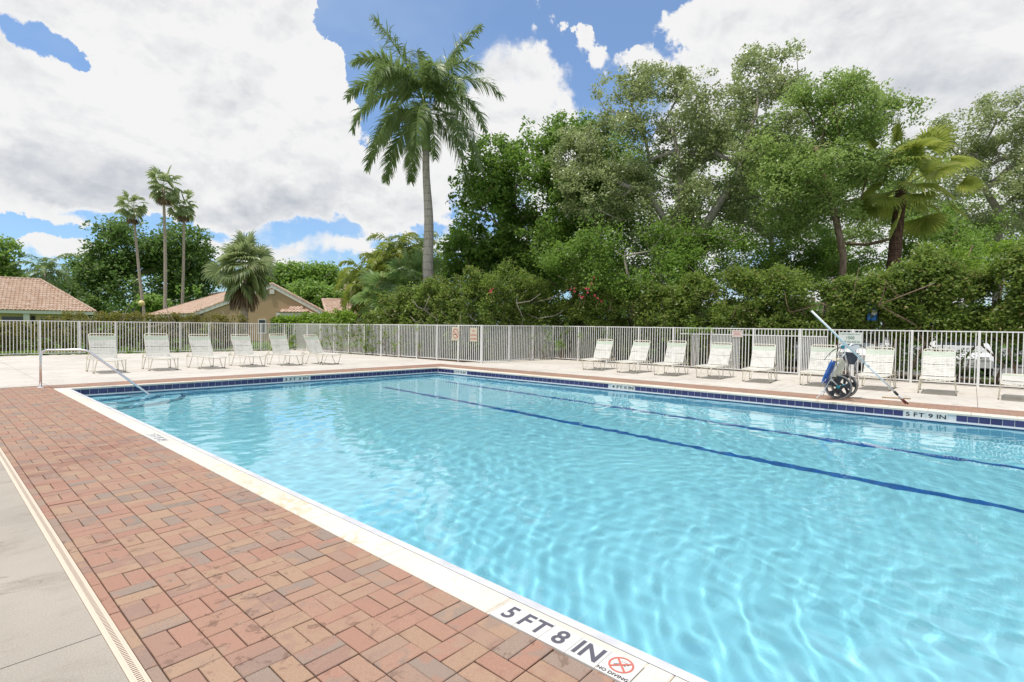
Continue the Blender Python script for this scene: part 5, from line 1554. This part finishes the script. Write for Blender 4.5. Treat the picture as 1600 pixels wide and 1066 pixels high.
tree('shade_tree', 'wide dark green canopy behind the oaks and the fan palm', 'tree', bp(1210, 33), [[atd(1210, 420, 33), atd(1200, 360, 33)], [atd(1100, 330, 33)], [atd(1330, 320, 33)]],
     [ell(1010, 320, 80, 80, 33), ell(1120, 300, 80, 100, 33), ell(1225, 300, 70, 90, 33), ell(1340, 310, 80, 80, 33), ell(1450, 300, 60, 70, 33), ell(1530, 350, 60, 60, 33), ell(960, 260, 50, 60, 33)], 1500, 40, .20, .6, L_oak2, M_bark, .16, 79, gap=-.10, nbr=170, group=GT)
# left background
tree('broad_tree', 'big dark spreading tree behind the three slender palms', 'tree', bp(215, 78), [[atd(215, 460, 78), atd(210, 430, 78)], [atd(170, 410, 78)], [atd(270, 410, 78)]],
     [ell(165, 400, 46, 46, 78), ell(215, 385, 62, 42, 78), ell(282, 390, 46, 44, 78), ell(300, 430, 34, 46, 78), ell(225, 440, 90, 44, 78), ell(145, 440, 34, 44, 78), ell(190, 365, 26, 16, 78)], 900, 34, .50, 1.35, L_far, M_bark, .6, 81, gap=-.14, nbr=150, freq=.2, aspect=.6)
tree('broad_tree', 'bright green tree cut by the left edge of the picture', 'tree', bp(2, 62), [[atd(2, 450, 62)]], [ell(0, 402, 34, 32, 62), ell(-30, 410, 40, 44, 62), ell(12, 432, 26, 26, 62)], 260, 36, .42, 1.0, L_mid, M_bark, .3, 82, nbr=60, freq=.2, aspect=.6)
tree('broad_tree', 'pale green tree behind the ridge of the tan house', 'tree', bp(470, 75), [[atd(470, 450, 75)]], [ell(462, 434, 38, 22, 75), ell(500, 438, 34, 22, 75), ell(520, 432, 26, 18, 75), ell(440, 445, 24, 20, 75)], 380, 34, .42, 1.0, L_mid, M_bark, .3, 83, nbr=60, freq=.2, aspect=.6)
tree('small_tree', 'green tree in front of the pale green tree, right of the tan ridge', 'tree', bp(485, 58), [[atd(485, 470, 58)]], [ell(475, 458, 32, 18, 58), ell(500, 466, 24, 20, 58), ell(520, 470, 22, 16, 58)], 220, 34, .34, .7, L_mid, M_bark, .15, 84, nbr=50, freq=.25, aspect=.6)
tree('small_tree', 'small bright tree low in front of the big dark tree', 'tree', bp(262, 66), [[atd(262, 480, 66)]], [ell(245, 476, 26, 12, 66), ell(300, 462, 22, 16, 66), ell(270, 478, 30, 12, 66)], 160, 30, .38, .8, L_mid, M_bark, .15, 85, nbr=40, freq=.25, aspect=.6)
tree('small_tree', 'bushes between the yellow roof and the big dark tree', 'tree', bp(112, 70), [[atd(112, 480, 70)]], [ell(105, 470, 26, 26, 70), ell(135, 480, 24, 16, 70), ell(75, 450, 26, 14, 70), ell(45, 445, 30, 12, 70)], 260, 32, .40, .9, L_far, M_bark, .15, 86, nbr=50, freq=.25, aspect=.6)
tree('broad_tree', 'distant treetop between the house and the clump palms', 'tree', bp(545, 95), [[atd(545, 450, 95)]], [ell(545, 440, 26, 12, 95), ell(575, 446, 30, 14, 95)], 150, 30, .55, 1.2, L_far, M_bark, .2, 87, nbr=30, freq=.2, aspect=.6)

# far tree line, reads as one mass
def belt(name, pts, h, th, n, per, size, m, seed, crad, label=None):
    rng = np.random.default_rng(seed); C = []
    P = [Vector(p) for p in pts]; Ls = [(b-a).length for a, b in zip(P[:-1], P[1:])]; T = sum(Ls)
    while len(C) < n:
        s = rng.uniform(0, T); i = 0
        while s > Ls[i]: s -= Ls[i]; i += 1
        p = P[i].lerp(P[i+1], s/Ls[i]); u = (P[i+1]-P[i]).normalized(); nn = Vector((u.y, -u.x, 0))
        hh = h*(1+.35*mnoise.noise(p*.07)); z = rng.uniform(0, 1)**.7*hh
        C.append(np.array(p+nn*rng.normal(0, th)+Vector((0, 0, z))))
    o = link(name, leafmesh(name, clump_leaves(np.array(C), crad, per, size, rng, .8, aspect=.7), m)); o['kind'] = 'stuff'
    if label: o['label'] = label
    return o
belt('distant_treeline', [atd(-500, 500, 110).xy.to_3d(), atd(300, 500, 120).xy.to_3d(), atd(900, 500, 110).xy.to_3d(), atd(1700, 500, 95).xy.to_3d(), atd(2600, 500, 60).xy.to_3d()], 6.5, 3, 1500, 26, .9, L_far, 91, 2.0, 'far tree line beyond the houses and the parking lot')

tree('small_tree', 'dense shrubbery behind the clump palms', 'tree', bp(625, 37.5), [[atd(625, 450, 37.5)]], [ell(600, 440, 34, 45, 37.5), ell(645, 430, 36, 42, 37.5), ell(680, 440, 30, 40, 37.5), ell(620, 470, 60, 30, 36)], 420, 34, .22, .5, L_dense, M_bark2, .12, 88, nbr=80, gap=-.2, aspect=.6)
tree('small_tree', 'sparse green tree between the fan palm and the long hedge', 'tree', bp(1290, 24.5), [[atd(1290, 430, 24.5)]], [ell(1240, 410, 60, 45, 24.5), ell(1330, 400, 50, 45, 24.5), ell(1480, 420, 60, 45, 24.5), ell(1420, 380, 40, 40, 25)], 520, 36, .14, .4, L_mid, M_bark2, .12, 89, nbr=110, gap=-.05)
# ---- hedges and shrubs
def hedge(name, label, cat, line, z0, z1fn, th, dens, per, size, m, seed, crad=.22, stems=0, zmin_fn=None, gap=None, sm=None, rag=.22):
    rng = np.random.default_rng(seed); P = [Vector((*p, 0)) for p in line]; Ls = [(b-a).length for a, b in zip(P[:-1], P[1:])]; T = sum(Ls)
    base = P[0]; root = thing(name, label, cat, base); C = []; n = int(T*dens); S_ = []
    while len(C) < n:
        s = rng.uniform(0, T); s_ = s; i = 0
        while s > Ls[i] and i < len(Ls)-1: s -= Ls[i]; i += 1
        p = P[i].lerp(P[i+1], s/Ls[i]); u = (P[i+1]-P[i]).normalized(); nn = Vector((u.y, -u.x, 0))
        zt = z1fn(s_)*(1+rag*mnoise.noise(Vector((s_*.8, seed, 0)))+rag*.6*mnoise.noise(Vector((s_*2.6, seed, 0)))); zb = z0 if zmin_fn is None else zmin_fn(s_)
        z = rng.uniform(zb, zt); e_ = th*(1-.35*abs(2*(z-zb)/(zt-zb)-1))
        q = p+nn*rng.uniform(-e_, e_)+Vector((0, 0, z))
        if gap is not None and mnoise.noise(q*1.1) < gap: continue
        C.append(np.array(q-base))
    for k in range(stems):
        s = T*(k+.5)/stems+rng.normal(0, .15); s_ = s; i = 0
        while s > Ls[i] and i < len(Ls)-1: s -= Ls[i]; i += 1
        p = P[i].lerp(P[i+1], s/Ls[i])-base+Vector(rng.normal(size=3))*.15; p.z = 0; zt = z1fn(s_)*.8
        mb = MB(); q = [p+Vector((rng.normal()*.12*j, rng.normal()*.12*j, zt*j/5)) for j in range(6)]
        mb.tube(q, [.045-.006*j for j in range(6)], 6)
        for j in (2, 3, 4):
            d = Vector(rng.normal(size=3)); d.z = abs(d.z); mb.tube([q[j], q[j]+d*.35, q[j]+d*.6+Vector((0, 0, .25))], [.02, .014, .006], 5)
        mb.build('stem', sm or M_bark, root, True)
    o = link('foliage', leafmesh('foliage', clump_leaves(np.array(C), crad, per, size, rng, .8, aspect=.6), m), root); o['kind'] = 'stuff'
    return root
hedge('clipped_hedge', 'low coppery clipped hedge along the fence in front of the houses', 'hedge', [(-2.5, 30.2), (4.5, 29.95), (11.8, 29.6)], .15,
      lambda s: 1.84 if s > 6.8 else (1.30 if s < 6.2 else 1.55), .45, 120, 26, .085, L_cop, 101, .17, 26, rag=.05)
hedge('shrub_hedge', 'tangled green hedge along the fence run with the two cream signs', 'hedge', [(15.35, 23.2), (15.75, 20), (16.1, 16.3)], .1,
      lambda s: 1.9+.9*min(1, s/1.5)+.13*s, .65, 170, 34, .115, L_hedge, 102, .26, 14)
hedge('shrub_hedge', 'tangled hedge behind the short fence run in the planted corner', 'hedge', [(16.0, 16.0), (20.6, 15.9)], .1, lambda s: 3.9, .7, 210, 34, .11, L_hedge, 103, .26, 8)
hedge('tall_hedge', 'tall loose hedge overhanging the long fence beside the parking lot', 'hedge', [(20.9, 15.6), (20.75, 8), (20.5, 0), (20.3, -6.5)], .1,
      lambda s: 3.5+.3*math.sin(s*.9), .85, 330, 32, .105, L_hedge, 104, .26, 26, zmin_fn=lambda s: .2 if s < 10.8 else 1.35, gap=-.10, sm=M_bark2)
hedge('lime_shrub', 'bright lime green shrub mass rising over the fence at the right edge', 'shrub', [(21.6, 3.2), (21.3, -1.0), (21.0, -6)], 1.9, lambda s: 4.1 if s > 2 else 3.4, .7, 150, 34, .085, L_lime, 105, .27, 5, gap=-.1)
hedge('small_shrub', 'small green shrub at the foot of the fence behind the right loungers', 'shrub', [(20.4, 2.2), (20.35, -.4)], .1, lambda s: .9, .35, 40, 22, .07, L_mid, 106, .2, 3, gap=0)
hedge('lot_hedge', 'trimmed hedge on the far side of the parking lot behind the cars', 'hedge', [(34, 14), (33, -16)], .1, lambda s: 2.6, .6, 60, 26, .16, L_far, 108, .35, 0)
# creepers and shrubs at the fence corner
hedge('creeper', 'bright green shrub rising above the fence corner by the low pink roof', 'shrub', [(13.9, 30.9), (15.4, 29.4), (15.4, 25.0)], .9, lambda s: 1.62+.16*min(s, 2.4), .5, 120, 24, .15, L_lime, 107, .26, 6)
def creeper(label, p0, p1, blobs, m, seed, size=.085):
    rng = np.random.default_rng(seed); C = []; base = Vector((*p0, 0))
    for (px, py, rx, ry, n) in blobs:
        for k in range(n):
            c = onplane(px+rng.normal()*rx*.5, py+rng.normal()*ry*.5, p0, p1)
            if c.z < .05: continue
            C.append(np.array(c-base)+rng.normal(size=3)*.05)
    root = thing('creeper', label, 'creeper', base); mb = MB()
    C = np.array(C)
    for k in range(0, len(C), max(1, len(C)//14)):
        c = Vector(C[k]); mb.tube([Vector((c.x, c.y, 0)), c.lerp(Vector((c.x, c.y, 0)), .5)+Vector(rng.normal(size=3))*.06, c], [.012, .009, .004], 5)
    mb.build('stem', M_bark2, root)
    o = link('foliage', leafmesh('foliage', clump_leaves(C, .11, 9, size, rng, .8, aspect=.6), m), root); o['kind'] = 'stuff'
creeper('green creeper growing through the pickets left of the sixth lounger', (13.2, 28.3), (13.9, 28.15), [(478, 522, 26, 16, 60), (470, 532, 14, 14, 30), (455, 538, 10, 8, 18), (410, 540, 14, 8, 14), (322, 515, 8, 14, 14), (330, 535, 7, 10, 8)], L_lime, 111, .11)
creeper('leafy creeper climbing the fence run just right of the sixth lounger', B1, C1, [(505, 535, 16, 18, 26), (530, 532, 18, 20, 34), (556, 530, 24, 26, 70), (575, 518, 14, 24, 46), (578, 545, 12, 18, 34), (540, 512, 30, 10, 36), (590, 532, 8, 14, 12)], L_hedge, 112)
creeper('sparse thorny creeper on the fence at the middle of the signed run', B1, C1, [(614, 525, 12, 18, 16), (620, 540, 12, 10, 14), (606, 522, 6, 10, 7), (652, 512, 8, 4, 8), (655, 541, 5, 6, 8)], L_lime, 113, .07)
creeper('few leaves of creeper on the short fence run by the planted corner', C1, D1, [(835, 525, 10, 26, 9), (858, 520, 10, 24, 16), (848, 545, 8, 10, 6)], L_mid, 114, .07)
creeper('creeper leaves on the long fence left of the first right hand lounger', D1, E1, [(876, 538, 6, 16, 18), (889, 514, 6, 6, 8), (905, 525, 5, 12, 6), (948, 516, 6, 6, 8), (1100, 514, 16, 4, 12), (1078, 516, 8, 4, 8)], L_mid, 115, .07)
# bougainvillea flowers in the hedge
def flowers(label, pts, d, seed):
    rng = np.random.default_rng(seed); base = down(atd(pts[0][0], 500, d)); root = thing('flower_spray', label, 'flowers', base); C = []; mb = MB()
    for px, py, n, sp in pts:
        for k in range(n): C.append(np.array(atd(px+rng.normal()*sp, py+rng.normal()*sp*.8, d)-base)+rng.normal(size=3)*.05)
        c = atd(px, py, d)-base; mb.tube([c+Vector((0, 0, -.35))+CFW*.6, c+Vector((0, 0, -.1))+CFW*.2, c], [.008, .006, .004], 5)
    mb.build('stem', M_bark2, root); o = link('petals', leafmesh('petals', clump_leaves(np.array(C), .06, 8, .05, rng, .9, aspect=.8), L_flower), root); o['kind'] = 'stuff'
flowers('magenta flowers in the hedge above the no alcohol sign', [(768, 455, 3, 2)], 20.6, 121)
flowers('crimson flower sprays high in the hedge left of the first right hand lounger', [(897, 451, 3, 2), (920, 446, 2, 3), (926, 438, 2, 2), (915, 462, 2, 3), (935, 467, 3, 4), (908, 467, 2, 2)], 20.9, 122)
# lawn tufts between fence and hedges that catch the light
belt('grass', [Vector((-2, 29.3, -.04)), Vector((13.8, 28.7, -.04))], .14, .25, 500, 20, .12, L_lime, 131, .12)
